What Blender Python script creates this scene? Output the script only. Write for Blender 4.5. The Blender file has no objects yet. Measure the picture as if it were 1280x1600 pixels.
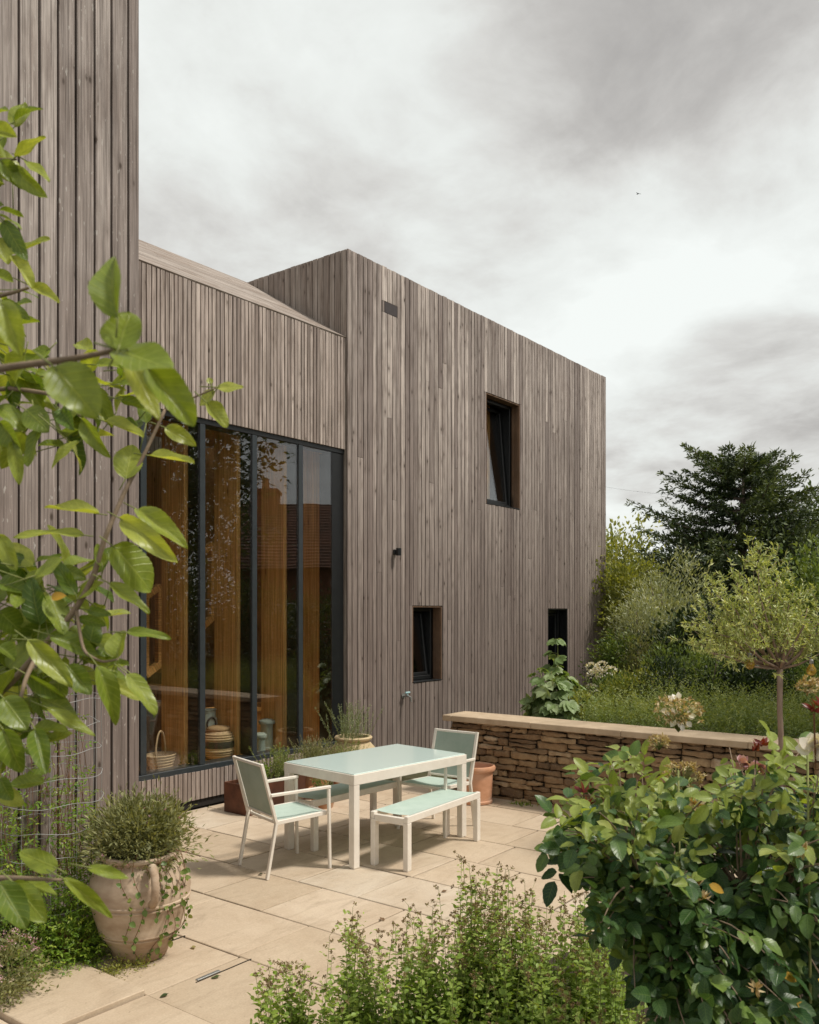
import bpy, math, random
import numpy as np
from mathutils import Vector, Matrix
R = math.radians
random.seed(7)
rng = np.random.default_rng(7)
scene = bpy.context.scene
C = scene.collection

# ------------------------------------------------------------ camera
F, HZ, H = 1361.0, 955.0, 2.02
CA = math.atan2(.606, .795)
a_, b_ = math.sin(CA), math.cos(CA)
def W(u, v, Y):
    """a point seen at photo pixel (u, v) at depth Y metres"""
    X = (u - 640) / F * Y
    return np.array((a_*X + b_*Y, -b_*X + a_*Y, H - (v - HZ)/F*Y))
def WG(u, Y, z=0.0):
    p = W(u, 955, Y); p[2] = z; return p
VIEW = np.array((b_, a_, 0.0)); RIGHT = np.array((a_, -b_, 0.0)); UP = np.array((0, 0, 1.0))
cam = bpy.data.cameras.new('camera'); cam_o = bpy.data.objects.new('camera', cam); C.objects.link(cam_o)
cam_o.location = (0, 0, H)
cam_o.rotation_euler = (R(90), 0, -(math.pi/2 - CA))
cam.sensor_fit = 'HORIZONTAL'; cam.sensor_width = 24; cam.lens = F/1280*24
cam.shift_y = 155/1280; cam.clip_start = .05; cam.clip_end = 2000
cam.dof.use_dof = True; cam.dof.focus_distance = 7.5; cam.dof.aperture_fstop = 8
scene.camera = cam_o
scene.render.resolution_x = 819; scene.render.resolution_y = 1024

# ------------------------------------------------------------ node helpers
class NT:
    def __init__(s, tree): s.t = tree; tree.nodes.clear()
    def n(s, typ, ins=None, **kw):
        nd = s.t.nodes.new(typ)
        for k, v in kw.items(): setattr(nd, k, v)
        if ins:
            for k, v in ins.items():
                sk = nd.inputs[k]
                if isinstance(v, bpy.types.NodeSocket): s.t.links.new(v, sk)
                else: sk.default_value = v
        return nd
    def math(s, op, a, b=0.0, c=0.0, clamp=False):
        return s.n('ShaderNodeMath', {0: a, 1: b, 2: c}, operation=op, use_clamp=clamp).outputs[0]
    def vmath(s, op, a, b=(0, 0, 0)):
        nd = s.n('ShaderNodeVectorMath', {0: a, 1: b}, operation=op)
        return nd.outputs['Value'] if op in ('DOT_PRODUCT', 'LENGTH', 'DISTANCE') else nd.outputs[0]
    def noise(s, vec, scale, detail=4, rough=.55, dist=0.0, dim='3D'):
        return s.n('ShaderNodeTexNoise', {'Vector': vec, 'Scale': scale, 'Detail': detail, 'Roughness': rough, 'Distortion': dist}, noise_dimensions=dim).outputs['Fac']
    def mix(s, f, a, b, blend='MIX'):
        nd = s.n('ShaderNodeMix', None, data_type='RGBA', blend_type=blend)
        for k, v in ((0, f), (6, a), (7, b)):
            if isinstance(v, bpy.types.NodeSocket): s.t.links.new(v, nd.inputs[k])
            else: nd.inputs[k].default_value = v if k == 0 else (tuple(v)+(1,))[:4]
        return nd.outputs[2]
    def ramp(s, f, stops, interp='LINEAR'):
        nd = s.n('ShaderNodeValToRGB', {0: f}); cr = nd.color_ramp; cr.interpolation = interp
        while len(cr.elements) < len(stops): cr.elements.new(.5)
        for e, (p, c) in zip(cr.elements, stops):
            e.position = p; e.color = (c, c, c, 1) if isinstance(c, (int, float)) else (tuple(c)+(1,))[:4]
        return nd.outputs[0]
    def mr(s, v, a, b, c=0., d=1.):
        return s.n('ShaderNodeMapRange', {0: v, 1: a, 2: b, 3: c, 4: d}, interpolation_type='SMOOTHSTEP').outputs[0]

# ------------------------------------------------------------ sky + sun
SUN_AZ = np.array((.42, -.91)); SUN_EL = R(58)
sd = Vector((SUN_AZ[0]*math.cos(SUN_EL), SUN_AZ[1]*math.cos(SUN_EL), math.sin(SUN_EL))).normalized()
sun = bpy.data.lights.new('sun', 'SUN'); sun.energy = 2.5; sun.angle = R(9); sun.color = (1.0, .94, .84)
sun_o = bpy.data.objects.new('sun', sun); C.objects.link(sun_o)
sun_o.rotation_euler = sd.to_track_quat('Z', 'Y').to_euler(); sun_o.location = sd*50
world = bpy.data.worlds.new('World'); scene.world = world; world.use_nodes = True
def build_world():
    t = NT(world.node_tree)
    sky = t.n('ShaderNodeTexSky', None, sky_type='NISHITA', sun_disc=False, sun_elevation=SUN_EL,
              sun_rotation=math.atan2(sd.x, sd.y))
    d = t.n('ShaderNodeTexCoord').outputs['Generated']
    sep = t.n('ShaderNodeSeparateXYZ', {0: d})
    zz = t.math('MAXIMUM', t.math('ADD', sep.outputs[2], .22), .08)
    pl = t.vmath('DIVIDE', d, t.n('ShaderNodeCombineXYZ', {0: zz, 1: zz, 2: 1.0}).outputs[0])
    pl = t.vmath('MULTIPLY', pl, (1, 1, .35))
    warp = t.n('ShaderNodeTexNoise', {'Vector': pl, 'Scale': 1.3, 'Detail': 3}).outputs['Color']
    pw = t.vmath('ADD', pl, t.vmath('MULTIPLY', t.vmath('SUBTRACT', warp, (.5, .5, .5)), (.34, .34, .2)))
    n1 = t.noise(pw, 1.25, 7, .52)
    n2 = t.noise(t.vmath('ADD', pw, (5.2, 1.3, 0)), 3.6, 10, .60, .0)
    f = t.math('ADD', t.math('MULTIPLY', n1, .45), t.math('MULTIPLY', n2, .55))
    f = t.math('MULTIPLY', t.math('SUBTRACT', f, .5), 2.1)
    f = t.math('ADD', f, .60)
    # banks of cloud: darker and brighter masses in fixed directions of the sky
    def bank(u, v, wid, amt, f):
        q = W(u, v, 1.0); q = q - np.array((0, 0, H)); q = q/np.linalg.norm(q)
        dd = t.vmath('DOT_PRODUCT', t.vmath('NORMALIZE', t.vmath('ADD', d, t.vmath('MULTIPLY', t.vmath('SUBTRACT', warp, (.5, .5, .5)), (.35, .35, .35)))), tuple(q))
        m = t.mr(dd, math.cos(R(wid)), 1.0)
        return t.math('ADD', f, t.math('MULTIPLY', m, amt))
    for u, v, wid, amt in ((1010, 90, 12, -.40), (1300, -80, 17, -.36), (1230, 230, 13, .30), (330, 200, 18, .16), (1130, 740, 12, -.13), (1250, 600, 10, -.08), (1050, 480, 12, .16),
                           (900, 330, 15, .24), (700, 20, 14, -.06), (620, 330, 10, -.08), (960, 855, 6, .35), (1180, 450, 10, .04)):
        f = bank(u, v, wid, amt, f)
    col = t.ramp(f, [(.0, (2.8, 2.68, 2.55)), (.30, (4.0, 3.88, 3.68)), (.52, (5.2, 5.16, 4.92)), (.72, (6.1, 6.25, 6.0)), (1.0, (6.9, 7.15, 6.9))])
    mixed = t.mix(.96, sky.outputs[0], col)
    bg = t.n('ShaderNodeBackground', {'Color': mixed, 'Strength': .1})
    out = t.n('ShaderNodeOutputWorld'); t.t.links.new(bg.outputs[0], out.inputs[0])
build_world()
vs = scene.view_settings; vs.view_transform = 'Standard'; vs.look = 'None'; vs.gamma = 1; vs.exposure = .46
try:
    scene.cycles.max_bounces = 8; scene.cycles.transparent_max_bounces = 12
except Exception: pass

# ------------------------------------------------------------ materials
def mat(name, rough=.6, spec=.5):
    m = bpy.data.materials.new(name); m.use_nodes = True
    t = NT(m.node_tree); p = t.n('ShaderNodeBsdfPrincipled', {'Roughness': rough, 'Specular IOR Level': spec})
    o = t.n('ShaderNodeOutputMaterial'); t.t.links.new(p.outputs[0], o.inputs[0])
    t.p = p; t.o = o; return m, t
def setc(t, sock, val):
    if isinstance(val, bpy.types.NodeSocket): t.t.links.new(val, t.p.inputs[sock])
    else: t.p.inputs[sock].default_value = val
def bump(t, h, strength=.3, dist=.01):
    setc(t, 'Normal', t.n('ShaderNodeBump', {'Height': h, 'Strength': strength, 'Distance': dist}).outputs[0])

def noisy(name, c1, c2, scale=8, rough=.6, bumpk=.15, metallic=0, spec=.4, detail=5, c3=None, stretch=(1, 1, 1), bdist=.004):
    m, t = mat(name, rough, spec)
    co = t.n('ShaderNodeTexCoord').outputs['Object']; co = t.vmath('MULTIPLY', co, stretch)
    f = t.noise(co, scale, detail, .6); f2 = t.noise(co, scale*.23, 3, .5)
    col = t.mix(t.ramp(f, [(.3, 0.), (.7, 1.)]), c1, c2)
    if c3: col = t.mix(t.ramp(f2, [(.45, 0.), (.7, 1.)]), col, c3)
    setc(t, 'Base Color', col); setc(t, 'Metallic', metallic)
    if bumpk: bump(t, t.noise(co, scale*4, 4, .6), bumpk, bdist)
    return m

def wood(name, lo, hi, knot=(.05, .035, .025), wear=.0, brown=(.20, .135, .095), kn=1.0, across=1.0, low=.38):
    """weathered boards; attribute bc = (across, along, board), rnd = one number per board, wz = height"""
    m, t = mat(name, .82, .25)
    bc = t.n('ShaderNodeAttribute', None, attribute_name='bc').outputs['Vector']
    rn = t.n('ShaderNodeAttribute', None, attribute_name='rnd').outputs['Fac']
    grain = t.noise(t.vmath('MULTIPLY', bc, (170*across, 2.6, 1)), 1, 6, .68, .4)
    grain2 = t.noise(t.vmath('MULTIPLY', bc, (42*across, 1.3, 1)), 1, 4, .6, .8)
    blot = t.noise(t.vmath('MULTIPLY', bc, (9, 1.7, 1)), 1, 5, .6)
    vo = t.n('ShaderNodeTexVoronoi', {'Vector': t.vmath('MULTIPLY', bc, (10, 4.6, 1)), 'Scale': 1.0, 'Randomness': 1.0}, feature='F1')
    on = t.math('GREATER_THAN', t.n('ShaderNodeSeparateColor', {0: vo.outputs['Color']}).outputs[0], .42)
    kd = t.math('MULTIPLY', t.ramp(vo.outputs['Distance'], [(.05, 1.), (.15, 0.)]), on)
    halo = t.math('MULTIPLY', t.ramp(vo.outputs['Distance'], [(.08, 1.), (.42, 0.)]), on)
    base = t.mix(rn, lo, hi)
    base = t.mix(t.math('MULTIPLY', t.ramp(blot, [(.44, 0.), (.66, 1.)]), .6), base, brown)
    g = t.math('MULTIPLY_ADD', grain, 1.15, .43); g = t.math('MULTIPLY', g, t.math('MULTIPLY_ADD', grain2, 1.1, .45))
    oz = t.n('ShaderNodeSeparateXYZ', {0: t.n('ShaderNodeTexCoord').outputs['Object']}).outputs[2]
    wz = t.mr(t.math('ADD', oz, t.math('MULTIPLY', t.math('SUBTRACT', blot, .5), 3.2)), 1.0, 5.6, low, 0.)  # browner low down: less silvered boards, with the garden's shade painted in too
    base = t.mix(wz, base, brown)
    gc = t.n('ShaderNodeCombineColor', {0: g, 1: g, 2: g}).outputs[0]
    col = t.mix(1.0, base, gc, 'MULTIPLY')
    strk = t.noise(t.vmath('MULTIPLY', bc, (75*across, .9, 1)), 1, 5, .75)
    col = t.mix(t.math('MULTIPLY', t.ramp(strk, [(.46, 0.), (.62, 1.)]), .62), col, tuple(x*.40 for x in brown))
    col = t.mix(t.math('MULTIPLY', halo, .45*kn), col, tuple(x*.75 for x in brown))
    col = t.mix(t.math('MULTIPLY', kd, min(1.0, .85*kn)), col, knot)
    if wear:
        sp = t.noise(t.vmath('MULTIPLY', bc, (60, 14, 1)), 1, 3, .5)
        col = t.mix(t.math('MULTIPLY', t.ramp(sp, [(.66, 0.), (.72, 1.)]), wear), col, (.55, .52, .48))
    setc(t, 'Base Color', col); bump(t, t.math('SUBTRACT', t.math('ADD', grain, t.math('MULTIPLY', grain2, .6)), t.math('MULTIPLY', kd, .5)), .5, .003)
    return m

M = {}
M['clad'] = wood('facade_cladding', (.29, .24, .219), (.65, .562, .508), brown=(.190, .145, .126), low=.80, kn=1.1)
M['clad_fine'] = wood('wing_cladding', (.315, .258, .23), (.635, .538, .48), brown=(.24, .185, .155), kn=.8, low=.5)
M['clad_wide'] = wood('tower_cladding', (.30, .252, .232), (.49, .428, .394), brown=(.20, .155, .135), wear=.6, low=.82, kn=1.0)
M['clad_side'] = wood('side_cladding', (.29, .24, .21), (.45, .39, .345), brown=(.20, .15, .12), low=.3)
M['clad_roof'] = wood('roof_boards', (.31, .265, .235), (.43, .375, .335), kn=.3, low=0)
M['reveal'] = wood('reveal_boards', (.15, .085, .05), (.22, .13, .08), low=0)
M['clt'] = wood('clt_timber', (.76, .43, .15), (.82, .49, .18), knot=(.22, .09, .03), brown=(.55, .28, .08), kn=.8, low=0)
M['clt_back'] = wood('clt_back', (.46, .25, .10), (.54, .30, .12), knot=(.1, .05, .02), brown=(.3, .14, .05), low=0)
M['backing'] = noisy('dark_membrane', (.012, .010, .009), (.02, .017, .015), 20, .9, 0)
M['black'] = noisy('anthracite_metal', (.006, .0065, .0075), (.010, .011, .012), 12, .42, .03, spec=.5)
M['mull'] = noisy('mullion_metal', (.026, .032, .037), (.034, .042, .048), 12, .36, .03, spec=.6)
M['vent'] = noisy('vent_metal', (.045, .034, .034), (.06, .045, .045), 15, .5, .05)
M['white'] = noisy('powder_coat', (.76, .70, .62), (.81, .75, .67), 30, .42, .03, c3=(.72, .66, .58))
M['white2'] = noisy('white_glaze', (.7, .68, .62), (.76, .74, .69), 10, .3, .02)
M['stone_cap'] = noisy('coping_stone', (.44, .33, .22), (.56, .44, .31), 9, .85, .4, c3=(.38, .29, .2))
M['terra'] = noisy('terracotta', (.52, .26, .145), (.62, .33, .20), 14, .8, .12, c3=(.60, .38, .27), stretch=(1, 1, 2))
M['terra2'] = noisy('orange_terracotta', (.42, .19, .09), (.52, .26, .13), 14, .8, .12, c3=(.46, .30, .2))
M['cream_pot'] = noisy('cream_clay', (.50, .38, .22), (.60, .47, .29), 10, .8, .2)
M['bigpot'] = noisy('weathered_clay', (.32, .215, .14), (.58, .46, .34), 4.5, .85, .5, c3=(.23, .14, .09), stretch=(1, 1, 2.0))
M['copper'] = noisy('oxidised_copper', (.07, .03, .02), (.20, .08, .045), 5, .5, .1, metallic=.35, c3=(.045, .028, .022))
M['soil'] = noisy('soil', (.035, .024, .016), (.07, .048, .03), 25, .95, .8, bdist=.02)
M['ground'] = noisy('garden_earth', (.045, .055, .02), (.085, .10, .035), 3, .95, .6, c3=(.07, .05, .03), bdist=.03)
M['gravel'] = noisy('joint_sand', (.035, .026, .018), (.07, .052, .035), 60, .95, .5)
M['bark'] = noisy('bark', (.10, .075, .055), (.20, .16, .12), 20, .9, .8, stretch=(1, 1, .2), bdist=.01)
M['olivebark'] = noisy('olive_bark', (.22, .15, .115), (.34, .25, .19), 22, .9, .5, stretch=(1, 1, .3))
M['twig'] = noisy('twig_bark', (.17, .12, .08), (.30, .22, .15), 30, .8, .2)
M['greenstem'] = noisy('green_stem', (.16, .19, .05), (.26, .27, .09), 30, .7, .05)
M['redstem'] = noisy('red_stem', (.12, .05, .025), (.2, .10, .04), 30, .7, .05)
M['wire'] = noisy('galvanised_wire', (.26, .26, .255), (.36, .36, .35), 40, .6, 0)
M['steel'] = noisy('steel_edge', (.30, .30, .29), (.40, .40, .38), 30, .45, .05, metallic=.7)
M['brick'] = noisy('brick_wall', (.25, .10, .06), (.34, .15, .09), 6, .9, .2)
M['wicker'] = noisy('wicker', (.36, .24, .12), (.55, .40, .22), 60, .8, .9, stretch=(1, 1, 3), bdist=.006)
M['wicker_pale'] = noisy('pale_wicker', (.50, .38, .22), (.66, .52, .32), 60, .8, .9, stretch=(1, 1, 3), bdist=.006)
M['blackwk'] = noisy('black_wicker', (.02, .018, .016), (.05, .045, .04), 60, .8, .6)
M['bluegl'] = noisy('celadon_glaze', (.28, .36, .33), (.40, .48, .43), 9, .35, .1)
M['room'] = noisy('room_plaster', (.10, .085, .07), (.12, .10, .08), 5, .9, 0)
M['roomdark'] = noisy('room_dark', (.03, .026, .022), (.04, .034, .028), 5, .9, 0)
M['petal_w'] = noisy('white_petal', (.72, .66, .60), (.82, .78, .72), 30, .6, 0)
M['petal_p'] = noisy('pink_petal', (.60, .30, .38), (.72, .45, .50), 30, .6, 0)
M['petal_r'] = noisy('red_petal', (.50, .03, .06), (.62, .06, .10), 30, .6, 0)
M['bird'] = noisy('dark_feathers', (.02, .02, .02), (.04, .04, .04), 30, .6, 0)

def weave(name, c1, c2):
    m, t = mat(name, .65, .3)
    co = t.n('ShaderNodeTexCoord').outputs['Object']
    s = t.n('ShaderNodeSeparateXYZ', {0: t.vmath('MULTIPLY', co, (900, 900, 900))})
    w = t.math('MULTIPLY', t.math('SINE', s.outputs[0]), t.math('SINE', t.math('ADD', s.outputs[1], s.outputs[2])))
    f = t.math('MULTIPLY_ADD', w, .3, t.noise(co, 9, 4))
    setc(t, 'Base Color', t.mix(t.ramp(f, [(.2, 0.), (.8, 1.)]), c1, c2)); bump(t, w, .2, .001); return m
M['mesh'] = weave('textilene_mesh', (.29, .36, .30), (.38, .44, .38))
M['mesh_top'] = weave('seat_mesh', (.42, .53, .47), (.52, .62, .56))

def glasstop():
    m, t = mat('frosted_glass_top', .16, .6)
    co = t.n('ShaderNodeTexCoord').outputs['Object']
    setc(t, 'Base Color', t.mix(t.noise(co, 3, 4), (.74, .90, .85), (.79, .93, .88)))
    t.p.inputs['Coat Weight'].default_value = .6; t.p.inputs['Coat Roughness'].default_value = .08
    return m
M['glasstop'] = glasstop()

def windowglass(name='window_glass', k=1.35, tint=(.97, .96, .94)):
    m = bpy.data.materials.new(name); m.use_nodes = True; t = NT(m.node_tree)
    co = t.n('ShaderNodeTexCoord').outputs['Object']
    bm = t.n('ShaderNodeBump', {'Height': t.noise(co, 1.3, 1), 'Strength': .06, 'Distance': .02}).outputs[0]
    gl = t.n('ShaderNodeBsdfGlossy', {'Color': (.95, .97, 1, 1), 'Roughness': .0, 'Normal': bm})
    tr = t.n('ShaderNodeBsdfTransparent', {'Color': tint+(1,)})
    fr = t.n('ShaderNodeLayerWeight', {'Blend': .5})
    f = t.math('MINIMUM', t.math('MULTIPLY_ADD', t.math('POWER', fr.outputs['Facing'], 4.0), .9, .055*k), 1.0)
    mx = t.n('ShaderNodeMixShader', {0: f, 1: tr.outputs[0], 2: gl.outputs[0]})
    o = t.n('ShaderNodeOutputMaterial'); t.t.links.new(mx.outputs[0], o.inputs[0]); return m
M['glass'] = windowglass()
M['glassdark'] = windowglass('dark_window_glass', 1.0, (.25, .27, .27))
def amber():
    m, t = mat('amber_glass', .08, .6); setc(t, 'Base Color', (.62, .40, .06, 1)); t.p.inputs['Transmission Weight'].default_value = .65; return m
M['amber'] = amber()

def paving():
    m, t = mat('sandstone_paving', .78, .3)
    bc = t.n('ShaderNodeAttribute', None, attribute_name='bc').outputs['Vector']
    rn = t.n('ShaderNodeAttribute', None, attribute_name='rnd').outputs['Fac']
    n1 = t.noise(bc, 2.4, 6, .6, .6); n2 = t.noise(bc, 14, 5, .65); n3 = t.noise(bc, 90, 3, .6)
    base = t.ramp(rn, [(0., (.47, .37, .265)), (.35, (.54, .43, .315)), (.7, (.58, .47, .355)), (1., (.56, .475, .375))])
    col = t.mix(t.math('MULTIPLY', t.ramp(n1, [(.40, 0.), (.62, 1.)]), .55), base, (.43, .325, .225))
    col = t.mix(t.math('MULTIPLY', t.ramp(n2, [(.45, 0.), (.75, 1.)]), .32), col, (.60, .49, .36))
    sp = t.noise(t.vmath('ADD', bc, (3, 3, 3)), 38, 2, .5)
    col = t.mix(t.math('MULTIPLY', t.ramp(sp, [(.70, 0.), (.76, 1.)]), .35), col, (.16, .11, .07))
    st = t.noise(t.vmath('MULTIPLY', bc, (1.2, 5, 1)), 1.6, 5, .7, 1.2)
    col = t.mix(t.math('MULTIPLY', t.ramp(st, [(.52, 0.), (.70, 1.)]), .42), col, (.30, .225, .155))
    col = t.mix(.20, col, t.n('ShaderNodeCombineColor', {0: n3, 1: n3, 2: n3}).outputs[0], 'OVERLAY')
    setc(t, 'Base Color', col); bump(t, t.math('ADD', n2, t.math('MULTIPLY', n3, .3)), .45, .004); return m
M['paving'] = paving()

def stonework():
    m, t = mat('rubble_stone', .9, .2)
    rn = t.n('ShaderNodeAttribute', None, attribute_name='rnd').outputs['Fac']
    bc = t.n('ShaderNodeAttribute', None, attribute_name='bc').outputs['Vector']
    n1 = t.noise(bc, 9, 6, .65); n2 = t.noise(bc, 45, 5, .65)
    base = t.ramp(rn, [(0., (.15, .10, .062)), (.25, (.25, .165, .095)), (.5, (.34, .23, .13)), (.75, (.43, .305, .18)), (1., (.54, .42, .29))])
    col = t.mix(t.math('MULTIPLY', t.ramp(n1, [(.42, 0.), (.65, 1.)]), .6), base, (.20, .115, .06))
    col = t.mix(t.math('MULTIPLY', t.ramp(n2, [(.52, 0.), (.75, 1.)]), .5), col, (.38, .28, .17))
    setc(t, 'Base Color', col); bump(t, t.math('ADD', n1, t.math('MULTIPLY', n2, .6)), .9, .012); return m
M['stone'] = stonework()

def leafmat(name, dark, mid, light, trans=.35, rough=.42, veins=0.0, spec=.5):
    m = bpy.data.materials.new(name); m.use_nodes = True; t = NT(m.node_tree)
    rn = t.n('ShaderNodeAttribute', None, attribute_name='rnd').outputs['Fac']
    lf = t.n('ShaderNodeAttribute', None, attribute_name='bc').outputs['Vector']
    col = t.ramp(rn, [(0., dark), (.5, mid), (1., light)])
    nrm = None
    if veins:
        s = t.n('ShaderNodeSeparateXYZ', {0: lf}); al, ac = s.outputs[0], t.math('ABSOLUTE', s.outputs[1])
        mid_ = t.ramp(ac, [(.0, 1.), (.07, 0.)])
        sv = t.math('SINE', t.math('MULTIPLY', t.math('SUBTRACT', al, t.math('MULTIPLY', ac, .22)), 46))
        sv = t.ramp(sv, [(.80, 0.), (1., 1.)])
        v = t.math('MAXIMUM', mid_, t.math('MULTIPLY', sv, .55))
        blot = t.noise(t.vmath('MULTIPLY', lf, (3.2, 1.6, 60)), 1, 4, .6)
        col = t.mix(t.math('MULTIPLY', t.ramp(blot, [(.35, 0.), (.7, 1.)]), .45), col, tuple(x*.62 for x in dark))
        col = t.mix(t.math('MULTIPLY', v, veins), col, tuple(min(1, x*1.5+.03) for x in light))
        nrm = t.n('ShaderNodeBump', {'Height': t.math('MULTIPLY', v, -1.0), 'Strength': .5, 'Distance': .0015}).outputs[0]
    p = t.n('ShaderNodeBsdfPrincipled', {'Base Color': col, 'Roughness': rough, 'Specular IOR Level': spec})
    tc = t.mix(1.0, col, (1.45, 1.35, .45), 'MULTIPLY')
    tl = t.n('ShaderNodeBsdfTranslucent', {'Color': tc})
    if nrm: t.t.links.new(nrm, p.inputs['Normal'])
    mx = t.n('ShaderNodeMixShader', {0: trans, 1: p.outputs[0], 2: tl.outputs[0]})
    o = t.n('ShaderNodeOutputMaterial'); t.t.links.new(mx.outputs[0], o.inputs[0]); return m
L = {}
L['apple'] = leafmat('apple_leaf', (.10, .17, .026), (.28, .35, .048), (.52, .55, .12), .44, .36, .22)
L['appley'] = leafmat('apple_leaf_yellow', (.45, .26, .03), (.6, .35, .03), (.7, .45, .05), .3, .5, .2)
L['rose'] = leafmat('rose_leaf', (.020, .060, .018), (.062, .128, .032), (.20, .29, .06), .26, .36, .25, spec=.4)
L['rosey'] = leafmat('rose_leaf_young', (.22, .29, .055), (.32, .40, .08), (.44, .48, .14), .42, .40, .25)
L['red'] = leafmat('red_leaf', (.13, .02, .018), (.20, .03, .025), (.28, .07, .04), .3, .4)
L['oreg'] = leafmat('oregano_leaf', (.10, .18, .028), (.23, .34, .052), (.42, .50, .13), .36, .5)
L['oregf'] = leafmat('oregano_flower', (.15, .085, .05), (.26, .17, .085), (.36, .33, .13), .25, .7)
L['conif'] = leafmat('conifer_needles', (.020, .038, .016), (.055, .085, .030), (.145, .18, .06), .15, .55)
L['olive'] = leafmat('olive_leaf', (.22, .28, .08), (.42, .48, .17), (.70, .73, .38), .3, .5)
L['dark'] = leafmat('dark_shrub_leaf', (.012, .024, .008), (.030, .052, .015), (.075, .11, .03), .22, .5)
L['mid'] = leafmat('mid_shrub_leaf', (.075, .125, .03), (.15, .21, .05), (.27, .33, .095), .32, .5)
L['yell'] = leafmat('yellow_green_leaf', (.16, .19, .04), (.27, .29, .065), (.42, .42, .13), .35, .5)
L['silver'] = leafmat('silver_leaf', (.22, .25, .13), (.36, .39, .22), (.58, .59, .40), .28, .5)
L['purple'] = leafmat('purple_leaf', (.05, .02, .022), (.085, .036, .038), (.13, .06, .055), .2, .5)
L['herb'] = leafmat('herb_leaf', (.13, .18, .045), (.21, .27, .07), (.34, .37, .12), .35, .55)
L['holly'] = leafmat('hollyhock_leaf', (.15, .23, .07), (.25, .35, .13), (.40, .48, .25), .32, .5, .3)
L['jas'] = leafmat('jasmine_leaf', (.095, .19, .022), (.20, .32, .036), (.36, .44, .07), .4, .45)
L['potpl'] = leafmat('pot_plant_leaf', (.13, .14, .055), (.23, .24, .095), (.38, .37, .17), .3, .55)
L['ivy'] = leafmat('ivy_leaf', (.07, .12, .025), (.13, .20, .04), (.28, .32, .09), .3, .4)
L['lav'] = leafmat('lavender_leaf', (.20, .17, .10), (.30, .25, .16), (.42, .35, .24), .2, .6)
L['rosem'] = leafmat('rosemary_leaf', (.13, .17, .08), (.22, .27, .13), (.38, .42, .23), .25, .5)
L['straw'] = leafmat('dried_flower', (.30, .19, .08), (.48, .36, .18), (.68, .58, .38), .3, .6)
L['petw'] = leafmat('petal_white', (.62, .56, .52), (.74, .69, .64), (.84, .82, .78), .25, .6)
L['petp'] = leafmat('petal_pink', (.42, .20, .26), (.58, .34, .40), (.72, .52, .56), .3, .6)
L['petr'] = leafmat('petal_red', (.42, .02, .04), (.55, .04, .07), (.66, .08, .12), .2, .6)
L['tree'] = leafmat('tree_leaf', (.040, .07, .018), (.085, .125, .032), (.15, .20, .055), .3, .5)
L['blade'] = leafmat('blade_leaf', (.07, .13, .035), (.12, .20, .06), (.2, .29, .09), .28, .4)

# ------------------------------------------------------------ object helpers
def link(o, parent=None):
    C.objects.link(o)
    if parent is not None:
        o.parent = parent
        o.matrix_parent_inverse = Matrix.Identity(4)
    return o
def tag(o, label=None, cat=None, group=None, kind=None):
    if label: o['label'] = label
    if cat: o['category'] = cat
    if group: o['group'] = group
    if kind: o['kind'] = kind
    return o
def thing(name, loc=(0, 0, 0), rz=0, label=None, cat=None, group=None, kind=None):
    o = bpy.data.objects.new(name, None); o.empty_display_size = .1; C.objects.link(o)
    o.location = tuple(float(x) for x in loc); o.rotation_euler = (0, 0, rz)
    return tag(o, label, cat, group, kind)
def copy_tree(o, parent=None):
    c = o.copy(); C.objects.link(c)
    if parent is not None: c.parent = parent
    for ch in [k for k in bpy.data.objects if k.parent == o]: copy_tree(ch, c)
    return c

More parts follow.
